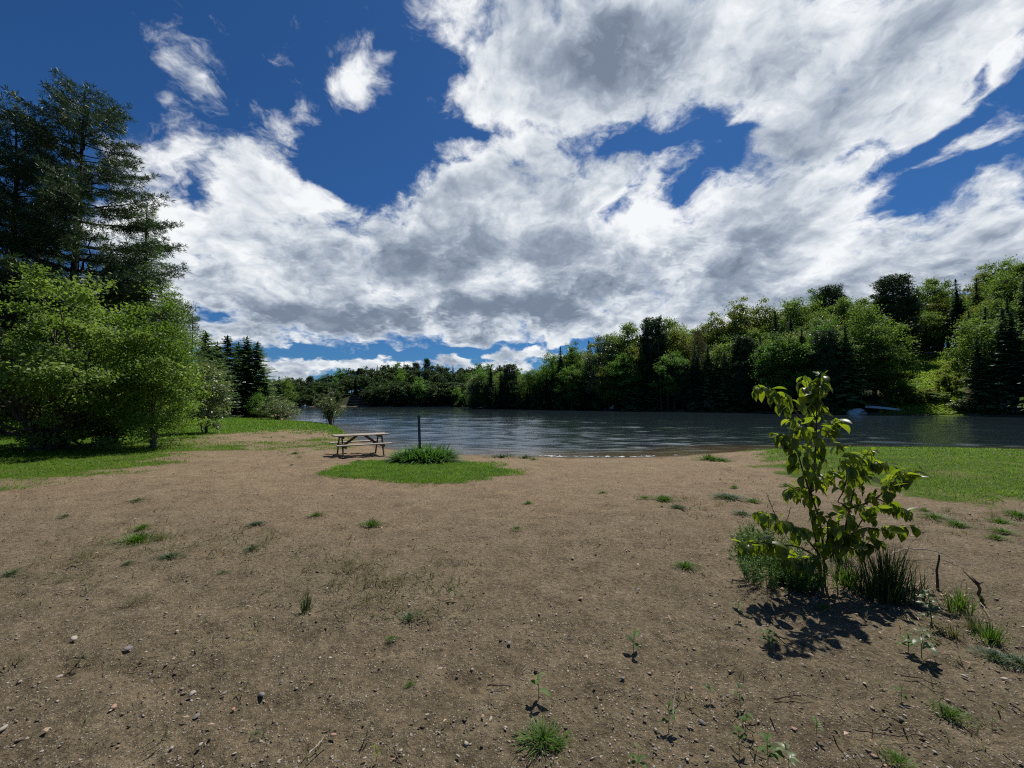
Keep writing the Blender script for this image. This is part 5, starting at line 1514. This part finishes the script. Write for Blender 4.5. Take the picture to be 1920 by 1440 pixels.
stick('thin curved dark root lying at the bottom middle left', [(738, 1405, .004), (742, 1418, .01), (748, 1430, .006), (756, 1438, .003)], .005, 'twig')
stick('pale dry grass stalk leaning over the seedling in the lower middle', [(1262, 1340, .0), (1266, 1318, .05), (1272, 1300, .09), (1280, 1290, .10)], .0025, 'twig_pale')
stick('long thin brown twig in the lower right', [(1690, 1268, .004), (1730, 1275, .01), (1760, 1290, .008), (1772, 1296, .004)], .004, 'twig', fork=[(.5, .06, -.05, .01)])
stick('crooked twig with a dry leaf near the bottom right', [(1602, 1370, .004), (1640, 1378, .01), (1690, 1384, .012), (1730, 1382, .008), (1760, 1400, .004)], .0035, 'twig', fork=[(.7, .04, .09, .02)])
stick('thin pale twig by the feathery herb on the left', [(1392, 1045, .004), (1402, 1056, .006), (1408, 1062, .003)], .004, 'twig_pale')
stick('thin straw lying left of the feathery herb', [(1324, 1038, .003), (1346, 1037, .006), (1352, 1037, .003)], .003, 'twig_pale')
stick('bleached twig by the brush of grass near the right edge', [(1834, 1128, .01), (1846, 1146, .03), (1856, 1160, .01)], .004, 'twig_pale')
stick('dark dead stem lying by the crooked twig at the right edge', [(1895, 1322, .006), (1908, 1332, .012), (1920, 1340, .006)], .006, 'twig')

# ------------------------------------------------------------------ stones
def stone_bm(r, sub=2):
    bm = bmesh.new(); bmesh.ops.create_icosphere(bm, subdivisions=sub, radius=.5)
    ax = [Vector(r.normal(size=3)).normalized() for _ in range(6)]; lim = r.uniform(.20, .38, 6)
    for v in bm.verts:
        for a, l in zip(ax, lim):
            d_ = v.co.dot(a)
            if d_ > l: v.co -= a * (d_ - l) * .85
        v.co *= 1 + r.normal(0, .02)
        v.co.z *= .50
    return bm
STONES = []
rq = np.random.default_rng(88)
for k in range(7):
    bm = stone_bm(rq); me = bpy.data.meshes.new('stone'); bm.to_mesh(me); bm.free()
    me.polygons.foreach_set('use_smooth', np.ones(len(me.polygons), bool)); STONES.append(me)
SM = {}
def stone_mesh(k, mt):
    if (k, mt) not in SM:
        me = STONES[k].copy(); me.name = 'stone'; me.materials.append(M[mt]); SM[(k, mt)] = me
    return SM[(k, mt)]
def stone(px, py, wpx, mt, label, group=None, k=None, name='stone'):
    p, u = px_size(px, py); s = wpx * u
    o = link(name, stone_mesh(rs.randrange(7) if k is None else k, mt), None, (p.x, p.y, p.z + s * .02), (rs.uniform(-.2, .2), rs.uniform(-.2, .2), rs.uniform(0, 6.28)))
    o.scale = (s, s * rs.uniform(.65, .95), s * rs.uniform(.6, .95))
    tag(o, label, 'stone', group)
for px, py, w_, mt, lab in [
    (138, 1197, 26, 'stone_pale', 'pale brown angular stone in the lower left'), (240, 1215, 22, 'stone_grey', 'flat grey stone right of the pale angular one in the lower left'), (6, 1366, 26, 'stone_pale', 'large pale stone at the left edge near the bottom'),
    (376, 1396, 16, 'stone_pale', 'smooth egg shaped pale stone in the lower left'), (368, 1343, 20, 'stone_grey', 'grey stone above the egg shaped one'), (360, 1301, 24, 'stone_pale', 'long pale stone left of the bluish grey ones'), (421, 1299, 14, 'stone_grey', 'small blue grey stone in the lower left'), (490, 1303, 22, 'stone_grey', 'bluish grey stone left of the middle'),
    (438, 1329, 14, 'stone_pink', 'small pinkish stone in the lower left'), (214, 1325, 24, 'stone_pink', 'pinkish brown stone left of the long pale one'), (112, 1268, 18, 'stone_pale', 'pale stone below the flat grey one'), (625, 1378, 18, 'stone_pink', 'rounded pink stone at the bottom left of the middle'), (600, 1233, 14, 'stone_pale', 'pale flat stone with a dark stone beside it'), (620, 1233, 16, 'stone_pale', 'second pale flat stone of the pair'),
    (1088, 1123, 16, 'stone_pink', 'rounded pale pink stone above the lone seedling'), (955, 1205, 12, 'stone_grey', 'small bluish stone left of the lone seedling'), (1113, 1207, 12, 'stone_pale', 'small white stone left of the lone seedling'), (1167, 1272, 16, 'stone_grey', 'dark grey stone below the lone seedling'), (1318, 1355, 22, 'stone_grey', 'flat dark grey stone among the seedlings'), (1273, 1265, 10, 'stone_pink', 'salmon coloured small stone right of the middle'),
    (1365, 1304, 14, 'stone_grey', 'grey round stone between two seedlings'), (1325, 1420, 14, 'stone_pale', 'cream coloured knobbly stone at the bottom'), (921, 1346, 14, 'stone_pale', 'cream chip left of the largest near tuft'), (1196, 1106, 14, 'stone_grey', 'grey stone in the gravel above the lone seedling'), (1808, 1268, 18, 'stone_pale', 'pale flat stone in the lower right'), (1883, 1272, 16, 'stone_pale', 'pale stone near the right edge'), (1488, 1366, 14, 'stone_pink', 'pinkish flat chip in the lower right'), (1690, 1349, 20, 'stone_grey', 'grey stone pair in the lower right'), (1537, 1194, 14, 'stone_grey', 'grey stone in the shadow of the sapling'), (800, 1340, 12, 'stone_pale', 'small cream stone at the bottom left of the middle')]:
    stone(px, py, w_ * .64, mt, lab)
COLS = ['stone_grey', 'stone_pale', 'stone_pink', 'stone_dark']
CL = {'stone_grey': 'small grey pebble lying loose on the bare gravelly ground', 'stone_pale': 'small pale pebble lying loose on the bare gravelly ground', 'stone_pink': 'small pinkish pebble lying loose on the bare gravelly ground', 'stone_dark': 'small dark clod lying loose on the bare gravelly ground'}
for i in range(170):
    px = rs.uniform(5, 1915); py = 1440 - (1440 - 1010) * rs.random() ** 1.5 * 1.0
    if 1390 < px < 1760 and py < 1130: continue
    mt = rs.choices(COLS, [2.5, 4, 1, 1.2])[0]
    stone(px, py, rs.uniform(4, 8.5) * (.5 + .7 * (py - 900) / 540), mt, CL[mt], 'pebbles on the bare ground', name='pebble')

def gravel():
    r = np.random.default_rng(91); n = 26000
    y = 1.1 * (12.0 / 1.1) ** r.uniform(0, 1, n); x = r.uniform(-1.45, 1.45, n) * (y + .4)
    k = (lawn(x, y) < .15); x, y = x[k], y[k]
    clump_ = fbm(x / .9, y / .9, 3)
    k = clump_ > r.uniform(-.75, .35, len(x)); x, y = x[k], y[k]; n = len(x)
    s = np.exp(r.normal(-5.35, .45, n)).clip(.0025, .014) * (1 + .05 * y)
    z = ground(x, y) + fbm(x * 3.0, y * 5.0, 3) * .026 + fbm(x * 11, y * 14, 3) * .015 + np.minimum(fbm(x * 1.7 + 40, y * 4.2, 2), -.12) * .09
    o = np.array([[1, 0, 0], [-1, 0, 0], [0, 1, 0], [0, -1, 0], [0, 0, 1], [0, 0, -1]], float)
    v = o[None] * (1 + r.uniform(-.35, .35, (n, 6, 1)))
    a = r.uniform(0, 6.28, n); ca, sa = np.cos(a)[:, None], np.sin(a)[:, None]
    v = v + r.normal(0, .18, v.shape)
    v[..., 2] *= .6; v[..., 1] *= r.uniform(.55, 1, (n, 1))
    vx = v[..., 0] * ca - v[..., 1] * sa; vy = v[..., 0] * sa + v[..., 1] * ca
    v = np.stack([vx, vy, v[..., 2]], -1) * s[:, None, None] + np.stack([x, y, z + s * .25], 1)[:, None]
    f = np.array([[0, 2, 4], [2, 1, 4], [1, 3, 4], [3, 0, 4], [2, 0, 5], [1, 2, 5], [3, 1, 5], [0, 3, 5]])
    fi = (np.arange(n)[:, None, None] * 6 + f[None]).reshape(-1, 3)
    m, t, out = new_mat('loose_gravel')
    at = t.new('ShaderNodeAttribute'); at.attribute_name = 'tint'
    c = t.ramp(at.outputs['Fac'], [(0, (.075, .060, .045)), (.3, (.15, .12, .085)), (.55, (.24, .195, .145)), (.8, (.34, .295, .235)), (.92, (.30, .20, .15)), (1, (.42, .39, .35))])
    t.l.new(principled(t, c, .9, .2), out.inputs[0])
    me = mesh_np('gravel', v.reshape(-1, 3), [fi], m, {'tint': np.repeat(r.uniform(0, 1, n), 6)})
    tag(link('gravel', me), 'loose small stones and crumbs of soil on the bare ground', 'gravel', kind='stuff')
gravel()

def sparse_grass():
    r = np.random.default_rng(97); G = Geo()
    pts = []
    for px, py, sx, sy, n in [(250, 1010, 90, 18, 420), (400, 1030, 70, 16, 260), (120, 1070, 80, 22, 200), (480, 1000, 50, 14, 160), (690, 1090, 80, 30, 420), (780, 1120, 60, 26, 240), (640, 1060, 40, 20, 180), (330, 1010, 90, 20, 220),
                              (1330, 950, 90, 14, 200), (1780, 985, 90, 16, 260), (540, 850, 90, 10, 260), (1400, 890, 60, 10, 200), (1250, 1010, 120, 30, 90), (900, 1000, 200, 40, 120), (1800, 1190, 60, 40, 200), (1600, 1350, 160, 50, 120), (300, 1250, 200, 80, 140)]:
        for _ in range(n // 6):
            p = P(r.normal(px, sx), min(1430, r.normal(py, sy)))
            k = r.integers(3, 10)
            pts.append(np.array(p)[None] + r.normal(0, .035, (k, 3)) * [1, 1, 0])
    p = np.concatenate(pts); n = len(p)
    dv = unit(r.normal(0, .55, (n, 3)) * [1, 1, 0] + np.array([0, 0, 1.]))
    G.blades(p - np.array([0, 0, .01]), dv, r.uniform(.03, .13, n), r.uniform(.003, .008, n) * (1 + p[:, 1] * .08), np.clip(r.normal(.55, .25, n), 0, 1), bend=.5, seg=2)
    tag(link('sparse_grass', G.mesh('sparse_grass', M['tuft_dry'])), 'thin scattered blades of dry grass coming up through the bare ground', 'grass', kind='stuff')
sparse_grass()

def litter():
    """dead leaf scraps under the sapling and dry bits over the ground"""
    r = np.random.default_rng(93); n = 520
    b = np.array(SBASE)
    x = np.concatenate([b[0] + .25 + r.normal(0, .45, 260), r.uniform(-6, 6, n - 260)]); y = np.concatenate([b[1] - .1 + r.normal(0, .30, 260), r.uniform(1.2, 8, n - 260)])
    z = ground(x, y) + .018
    g = Geo(); L = r.uniform(.012, .045, n)
    g.leaves(np.stack([x, y, z], 1), r.normal(size=(n, 3)) * [1, 1, .25], r.normal(0, .3, (n, 3)) + [0, 0, 1], L, L * r.uniform(.2, .6, n), .5, .3)
    tag(link('leaf_litter', g.mesh('leaf_litter', M['dry_leaf'])), 'dry leaf scraps scattered under the sapling and over the gravel', 'leaf litter', kind='stuff')
litter()
# ------------------------------------------------------------------ things on the far banks
def mesh_obj(name, bm, mat, parent, smooth=False):
    me = bpy.data.meshes.new(name); bm.to_mesh(me); bm.free(); me.materials.append(mat)
    if smooth: me.polygons.foreach_set('use_smooth', np.ones(len(me.polygons), bool))
    return link(name, me, parent)

def hull(bm, L, W, H, n=14, m=9, sheer=.25, transom=.0, keel=.15):
    """open boat hull along x; returns nothing, adds a thin shell"""
    rows = []
    for i in range(n):
        s = -1 + 2 * i / (n - 1)
        w_ = W * .5 * max(.03, (1 - abs(s) ** 2.6)) if not transom else W * .5 * max(transom if s < 0 else .03, 1 - abs(s) ** 2.4)
        row = []
        for j in range(m):
            a = math.pi * (j / (m - 1))
            yy = -math.cos(a) * w_
            zz = H * (1 - math.sin(a) ** .8) * (1 + sheer * s * s) + keel * H * s * s * math.sin(a)
            row.append(bm.verts.new((s * L * .5, yy, zz)))
        rows.append(row)
    for i in range(n - 1):
        for j in range(m - 1):
            bm.faces.new((rows[i][j], rows[i + 1][j], rows[i + 1][j + 1], rows[i][j + 1]))
    bmesh.ops.recalc_face_normals(bm, faces=bm.faces)

def boats():
    D = bank_depth(1616) - .3
    x = xat(1616, D)
    # rounded small boat, pulled up with its end towards the camera
    e = empty('beached_boat', (x, D, WZ + .05), R(12))
    tag(e, 'small rounded cream and white boat pulled up at the water on the right bank', 'boat')
    bm = bmesh.new()
    for k, (yy, sc) in enumerate([(-.35, .8), (0, 1.0), (.6, 1.05), (1.6, .95), (2.3, .6)]):
        pass
    prof = []
    for k in range(9):
        s = k / 8
        w_ = 1.02 * (1 - .55 * abs(s - .45) ** 2 * 2); h = 1.10 * (1 - .9 * (s - .3) ** 2) * (.88 if k == 0 else 1)
        w_ *= .9 if k == 0 else 1
        prof.append([bm.verts.new((math.cos(a) * w_, s * 2.4, max(0, math.sin(a)) ** .75 * h + (.0 if 0 < i < 12 else -.25))) for i, a in enumerate(np.linspace(math.pi, 0, 13))])
    for a, b in zip(prof[:-1], prof[1:]):
        for i in range(12): bm.faces.new((a[i], a[i + 1], b[i + 1], b[i]))
    bm.faces.new(prof[0]); bm.faces.new(prof[-1][::-1])
    bmesh.ops.recalc_face_normals(bm, faces=bm.faces)
    mesh_obj('hull', bm, M['white'], e, False)
    bm = bmesh.new(); box_bm(bm, 1.9, .10, .30, Matrix.Translation((0, -.055, .14)), .05); mesh_obj('bumper', bm, M['cream'], e)
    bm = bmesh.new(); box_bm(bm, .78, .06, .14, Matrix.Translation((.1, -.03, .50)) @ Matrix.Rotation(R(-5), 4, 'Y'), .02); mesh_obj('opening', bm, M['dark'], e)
    # upturned white canoe
    D2 = bank_depth(1655) + 1.6
    x2 = xat(1655, D2)
    e = empty('upturned_canoe', (x2, D2, ground(x2, D2) + .35), R(-24))
    e.rotation_euler = (0, R(7), R(-26))
    tag(e, 'long white canoe lying upside down on the grass right of the rounded boat', 'canoe')
    bm = bmesh.new(); hull(bm, 5.2, .9, .42)
    bmesh.ops.rotate(bm, cent=(0, 0, .25), matrix=Matrix.Rotation(math.pi, 3, 'X'), verts=bm.verts)
    mesh_obj('hull', bm, M['white'], e, True)
    for s in (-1, 1):
        g = Geo(); t_ = np.linspace(-1, 1, 13)
        g.tube(np.stack([t_ * 2.55, s * .45 * np.maximum(.04, 1 - np.abs(t_) ** 2.6), .09 - .105 * t_ ** 2], 1), .028, 6)
        link('gunwale', g.mesh('gunwale', M['grey_wood'], True), e)
boats()

def chair_and_dock():
    D = bank_depth(1147) - .8; x = xat(1147, D)
    dk = empty('small_dock', (x - .3, D, WZ)); tag(dk, 'low grey dock at the dark shore under the white chair', 'dock')
    bm = bmesh.new()
    for k in range(14): box_bm(bm, .26, 1.8, .05, Matrix.Translation((-1.95 + .30 * k, 0, .48)), .006)
    mesh_obj('deck', bm, M['grey_wood'], dk)
    for sx in (-1.7, 1.7):
        for sy in (-.7, .7):
            bm = bmesh.new(); bmesh.ops.create_cone(bm, cap_ends=True, segments=10, radius1=.07, radius2=.06, depth=1.2, matrix=Matrix.Translation((sx, sy, -.14))); mesh_obj('dock_post', bm, M['grey_wood'], dk)
    e = empty('garden_chair', (x, D, WZ + .506), R(200)); tag(e, 'white slatted garden chair on the low dock across the water', 'chair')
    bm = bmesh.new()
    for k in range(5): box_bm(bm, .52, .085, .022, Matrix.Translation((0, -.22 + .095 * k, .40 - .025 * k)), .004)
    mesh_obj('seat', bm, M['white'], e)
    bm = bmesh.new()
    for k in range(5):
        box_bm(bm, .098, .022, .72 - .05 * abs(k - 2), Matrix.Translation((-.22 + .11 * k, .30, .66)) @ Matrix.Rotation(R(-20), 4, 'X'), .004)
    mesh_obj('backrest', bm, M['white'], e)
    for s in (-1, 1):
        bm = bmesh.new(); box_bm(bm, .11, .66, .024, Matrix.Translation((s * .33, 0, .58)), .006); mesh_obj('armrest', bm, M['white'], e)
        board('leg', (s * .29, -.27, 0), (s * .29, -.27, .568), .09, .026, M['white'], e, up=(1, 0, 0))
        board('leg', (s * .29, .55, .01), (s * .29, -.22, .38), .10, .026, M['white'], e, up=(1, 0, 0))
chair_and_dock()

def guard_rail():
    a = at_depth(1712, 697.5, 103); b = at_depth(1760, 697, 99)
    e = empty('guard_rail', (a.x, a.y, ground(a.x, a.y))); tag(e, 'pale metal guard rail along the road above the grassy slope', 'guard rail')
    d_ = b - a; n = 4
    g0 = ground(a.x, a.y)
    hz = max(ground(a.x + d_.x * k / n, a.y + d_.y * k / n) for k in range(n + 1)) + .75
    board('rail', (0, 0, hz - g0), (d_.x, d_.y, hz - g0), .06, .32, M['steel_pale'], e)
    for k in range(n):
        px_, py_ = d_.x * (k + .5) / n, d_.y * (k + .5) / n
        z0 = ground(a.x + px_, a.y + py_) - g0
        board('post', (px_, py_ + .10, z0 - .2), (px_, py_ + .10, hz - g0 + .1), .12, .12, M['grey_wood'], e, up=(0, 1, 0))
guard_rail()

# low green growth, shrubs and small firs on the open slope by the boats
bank_b = [broadleaf(800 + i, 2.0, 1.3, .05, 60, 46, .20, m_, 'bark', stems=5, spread=.16, low=True, trunk_r=.07, limbs=14) for i, m_ in enumerate(['leaf_bright', 'leaf_yellow', 'leaf_mid', 'leaf_silver'])]
for px, off, k, sx, sz, lab in [
    (1650, 2.4, 3, .8, .8, 'small pale shrub left of the upturned canoe'), (1680, 3.4, 0, 1.1, .7, 'bright low shrub just behind the upturned canoe'), (1712, 3.8, 1, 1.2, .7, 'yellow green low shrub in the middle of the grassy slope foot'), (1700, 6.5, 2, 1.2, 1.2, 'darker round shrub under the small fir on the slope'),
    (1735, 5.0, 1, 1.4, .9, 'yellow green shrub right of the middle of the slope'), (1760, 4.2, 0, 1.2, .8, 'bright shrub at the right foot of the grassy slope'), (1782, 7.0, 1, 1.4, 1.6, 'sunlit tall shrub on the right side of the slope'), (1800, 2.2, 3, 1.0, .7, 'pale shrub at the water right of the slope'),
    (1832, 1.6, 3, 1.1, .6, 'low grey green shrub at the water, second right of the slope'), (1862, 1.4, 2, 1.2, .8, 'green shrub hanging over the water near the right edge'), (1895, 1.0, 3, 1.3, 1.4, 'grey green leafy shrub at the right end of the far bank'), (1790, 12, 1, 1.5, 1.7, 'sunlit shrub halfway up the right side of the slope'),
    (1668, 8.0, 2, 1.3, 1.8, 'dark shrub between the canoe and the wood'), (1300, 1.2, 3, 1.2, 1.3, 'brownish grey brush at the water below the thin brownish conifer'), (1335, 1.0, 3, 1.4, 1.6, 'grey brush pile at the water right of the brownish conifer'), (1120, .6, 2, 1.2, 1.2, 'dark shrub at the water left of the white chair')]:
    D = bank_depth(px) + off; x = xat(px, D)
    e = tree('shore_shrub', bank_b[k], x, D, lab, 'shrubs on the right bank', 'shrub', rz=px * 1.7)
    e.scale = (sx, sx, sz)
fir = spruce(820, 5.0, 1.5, .2, 'needle_warm', sprig=.45, dens=1.1, droop=.1)
for px, off, top, lab in [(1693, 9, 694, 'small sunlit fir at the left side of the grassy slope'), (1660, 5, 735, 'small dark fir left of the grassy slope')]:
    D = bank_depth(px) + off; x = xat(px, D); h = height_for(px, top, D)
    e = tree('fir_tree', fir, x, D, lab); e.scale = (h / 5.0,) * 3
M['meadow'] = mat_leaf('bright_meadow_leaves', [(0, (.10, .17, .02)), (.5, (.19, .29, .035)), (1, (.30, .40, .06))], .45)
def slope_plants():
    r = np.random.default_rng(830); n = 15000
    px = r.uniform(1655, 1800, n); off = r.uniform(.3, 36, n)
    px = px + (off - 15) * .6
    D = np.interp(px, [q[0] for q in SHD], [q[1] for q in SHD]) + off
    x = (px - CX) / FPX * D
    _, d_, _ = ground(x, D, True)
    k = d_ > .2; x, D = x[k], D[k]; n = len(x)
    z = ground(x, D)
    pt = fbm(x / 2.5, D / 2.5, 3)
    g = Geo()
    L = r.uniform(.22, .48, n) * (1 + .5 * pt)
    g.leaves(np.stack([x, D, z + np.abs(r.normal(.18, .16, n)) * (1 + pt)], 1), r.normal(size=(n, 3)) * [1, 1, .5], r.normal(0, .5, (n, 3)) + [0, 0, 1], L, L * .6, np.clip(.62 + .4 * pt + r.normal(0, .15, n), 0, 1))
    tag(link('meadow_plants', g.mesh('meadow_plants', M['meadow'])), 'knee high yellow green growth covering the open slope by the boats', 'ground cover', kind='stuff')
slope_plants()
# fallen leaning trunks on the middle bank
for px, top, lean, lab in [(1240, 640, -6, 'bare leaning grey trunk in the dark wood on the middle bank'), (1252, 690, 0, 'thin bare pale trunk right of the leaning grey one')]:
    D = bank_depth(px) + .2; b = Vector((xat(px, D), D, 0)); b.z = ground(b.x, b.y)
    t = at_depth(px + lean, top, D); g = Geo(); s = np.linspace(0, 1, 6)
    g.tube(np.stack([(t.x - b.x) * s, 0 * s, (t.z - b.z) * s - .3 * (s == 0)], 1), .15 * (1 - .6 * s), 8)
    tag(link('bare_trunk', g.mesh('bare_trunk', M['bark'], True), None, b), lab, 'tree trunk')

# ------------------------------------------------------------------ terraces, steps and a boat on the far shore
def terraces():
    D0 = 251.
    for k in range(4):
        D = D0 + 1.5 + 5.0 * k
        xa, xb = xat(650 + k * 2, D), xat(686 - k * 2, D)
        zb = WZ + .5 + 1.75 * k
        e = empty('terrace_wall', ((xa + xb) / 2, D, zb))
        tag(e, ['lowest', 'second lowest', 'second highest', 'highest'][k] + ' low wall of the stepped clearing on the far shore', 'retaining wall', 'terrace walls on the far shore')
        bm = bmesh.new()
        for j in range(3): box_bm(bm, xb - xa - .2 * j, .6, .58, Matrix.Translation((.1 * j, .08 * j, .25 + .6 * j)), .03)
        mesh_obj('timbers', bm, M['dark_timber'], e)
        bm = bmesh.new(); box_bm(bm, xb - xa, 4.4, .30, Matrix.Translation((0, 2.7, 1.66)), .05); mesh_obj('turf', bm, M['turf_far'], e)
    xs = xat(682, D0 + 8)
    e = empty('garden_stairs', (xs, D0 + 1, WZ)); tag(e, 'pale wooden stairs up the right side of the stepped clearing', 'stairs')
    bm = bmesh.new()
    for k in range(18): box_bm(bm, 1.6, .9, .14, Matrix.Translation((-.06 * k, .9 * k, .6 + .44 * k)), .02)
    mesh_obj('treads', bm, M['dark_timber'], e)
    for s in (-1, 1):
        board('stringer', (s * .88, -.3, .3), (s * .88 - 1.05, 15.6, 8.1), .12, .3, M['dark_timber'], e)
M['dark_timber'] = mat_plain('weathered_dark_timber', (.055, .052, .047), .9, .1, .3, 2, .3)
M['turf_far'] = mat_plain('dark_terrace_turf', (.030, .036, .017), .95, .1, .3, .6, .4, .1)  # one even dark green for the terrace turf
terraces()
def far_boat():
    D = 243.; x = xat(573.5, D)
    e = empty('moored_boat', (x, D, WZ - .1), R(15)); tag(e, 'tiny pale boat moored at the far left shore', 'boat')
    bm = bmesh.new(); hull(bm, 4.6, 1.7, .75, transom=.7); mesh_obj('hull', bm, M['white'], e, True)
    bm = bmesh.new(); box_bm(bm, .9, 1.0, .9, Matrix.Translation((-.3, 0, .9)), .15); mesh_obj('console', bm, M['cream'], e)
far_boat()

# pale leafed tree whose twigs reach into the right edge of the picture
x, y = 14.2, 9.6
tree('leafy_tree', broadleaf(850, 3.0, 1.25, .5, 48, 60, .12, 'leaf_pale', 'bark', stems=3, spread=.11, low=True, trunk_r=.09, limbs=40), x, y, 'tree with pale shiny leaves whose twigs reach in at the right edge')

# froth and floating bits where the ripples reach the sand
def foam():
    r = np.random.default_rng(870); g = Geo()
    for k in range(70):
        px = r.choice([r.uniform(1010, 1270), r.uniform(1090, 1230), r.uniform(1020, 1060)])
        py = np.interp(px, [1010, 1060, 1180, 1270], [855.5, 857.5, 857.5, 855]) - r.uniform(-.3, 1.6)
        x, y = onwater(px, py); L = r.uniform(.05, .22)
        t_ = np.linspace(-1, 1, 6)
        g.tube(np.stack([x + t_ * L * .5, y + r.normal(0, .02, 6), WZ + .010 + 0 * t_], 1), .014 * (1 - .8 * t_ ** 2) * r.uniform(.5, 1.5), 6)
    m, t, out = new_mat('froth')
    t.l.new(principled(t, (.75, .77, .78), .6, .4), out.inputs[0])
    tag(link('shore_froth', g.mesh('shore_froth', m, True)), 'white froth along the water line in the middle of the beach', 'froth', kind='stuff')
foam()
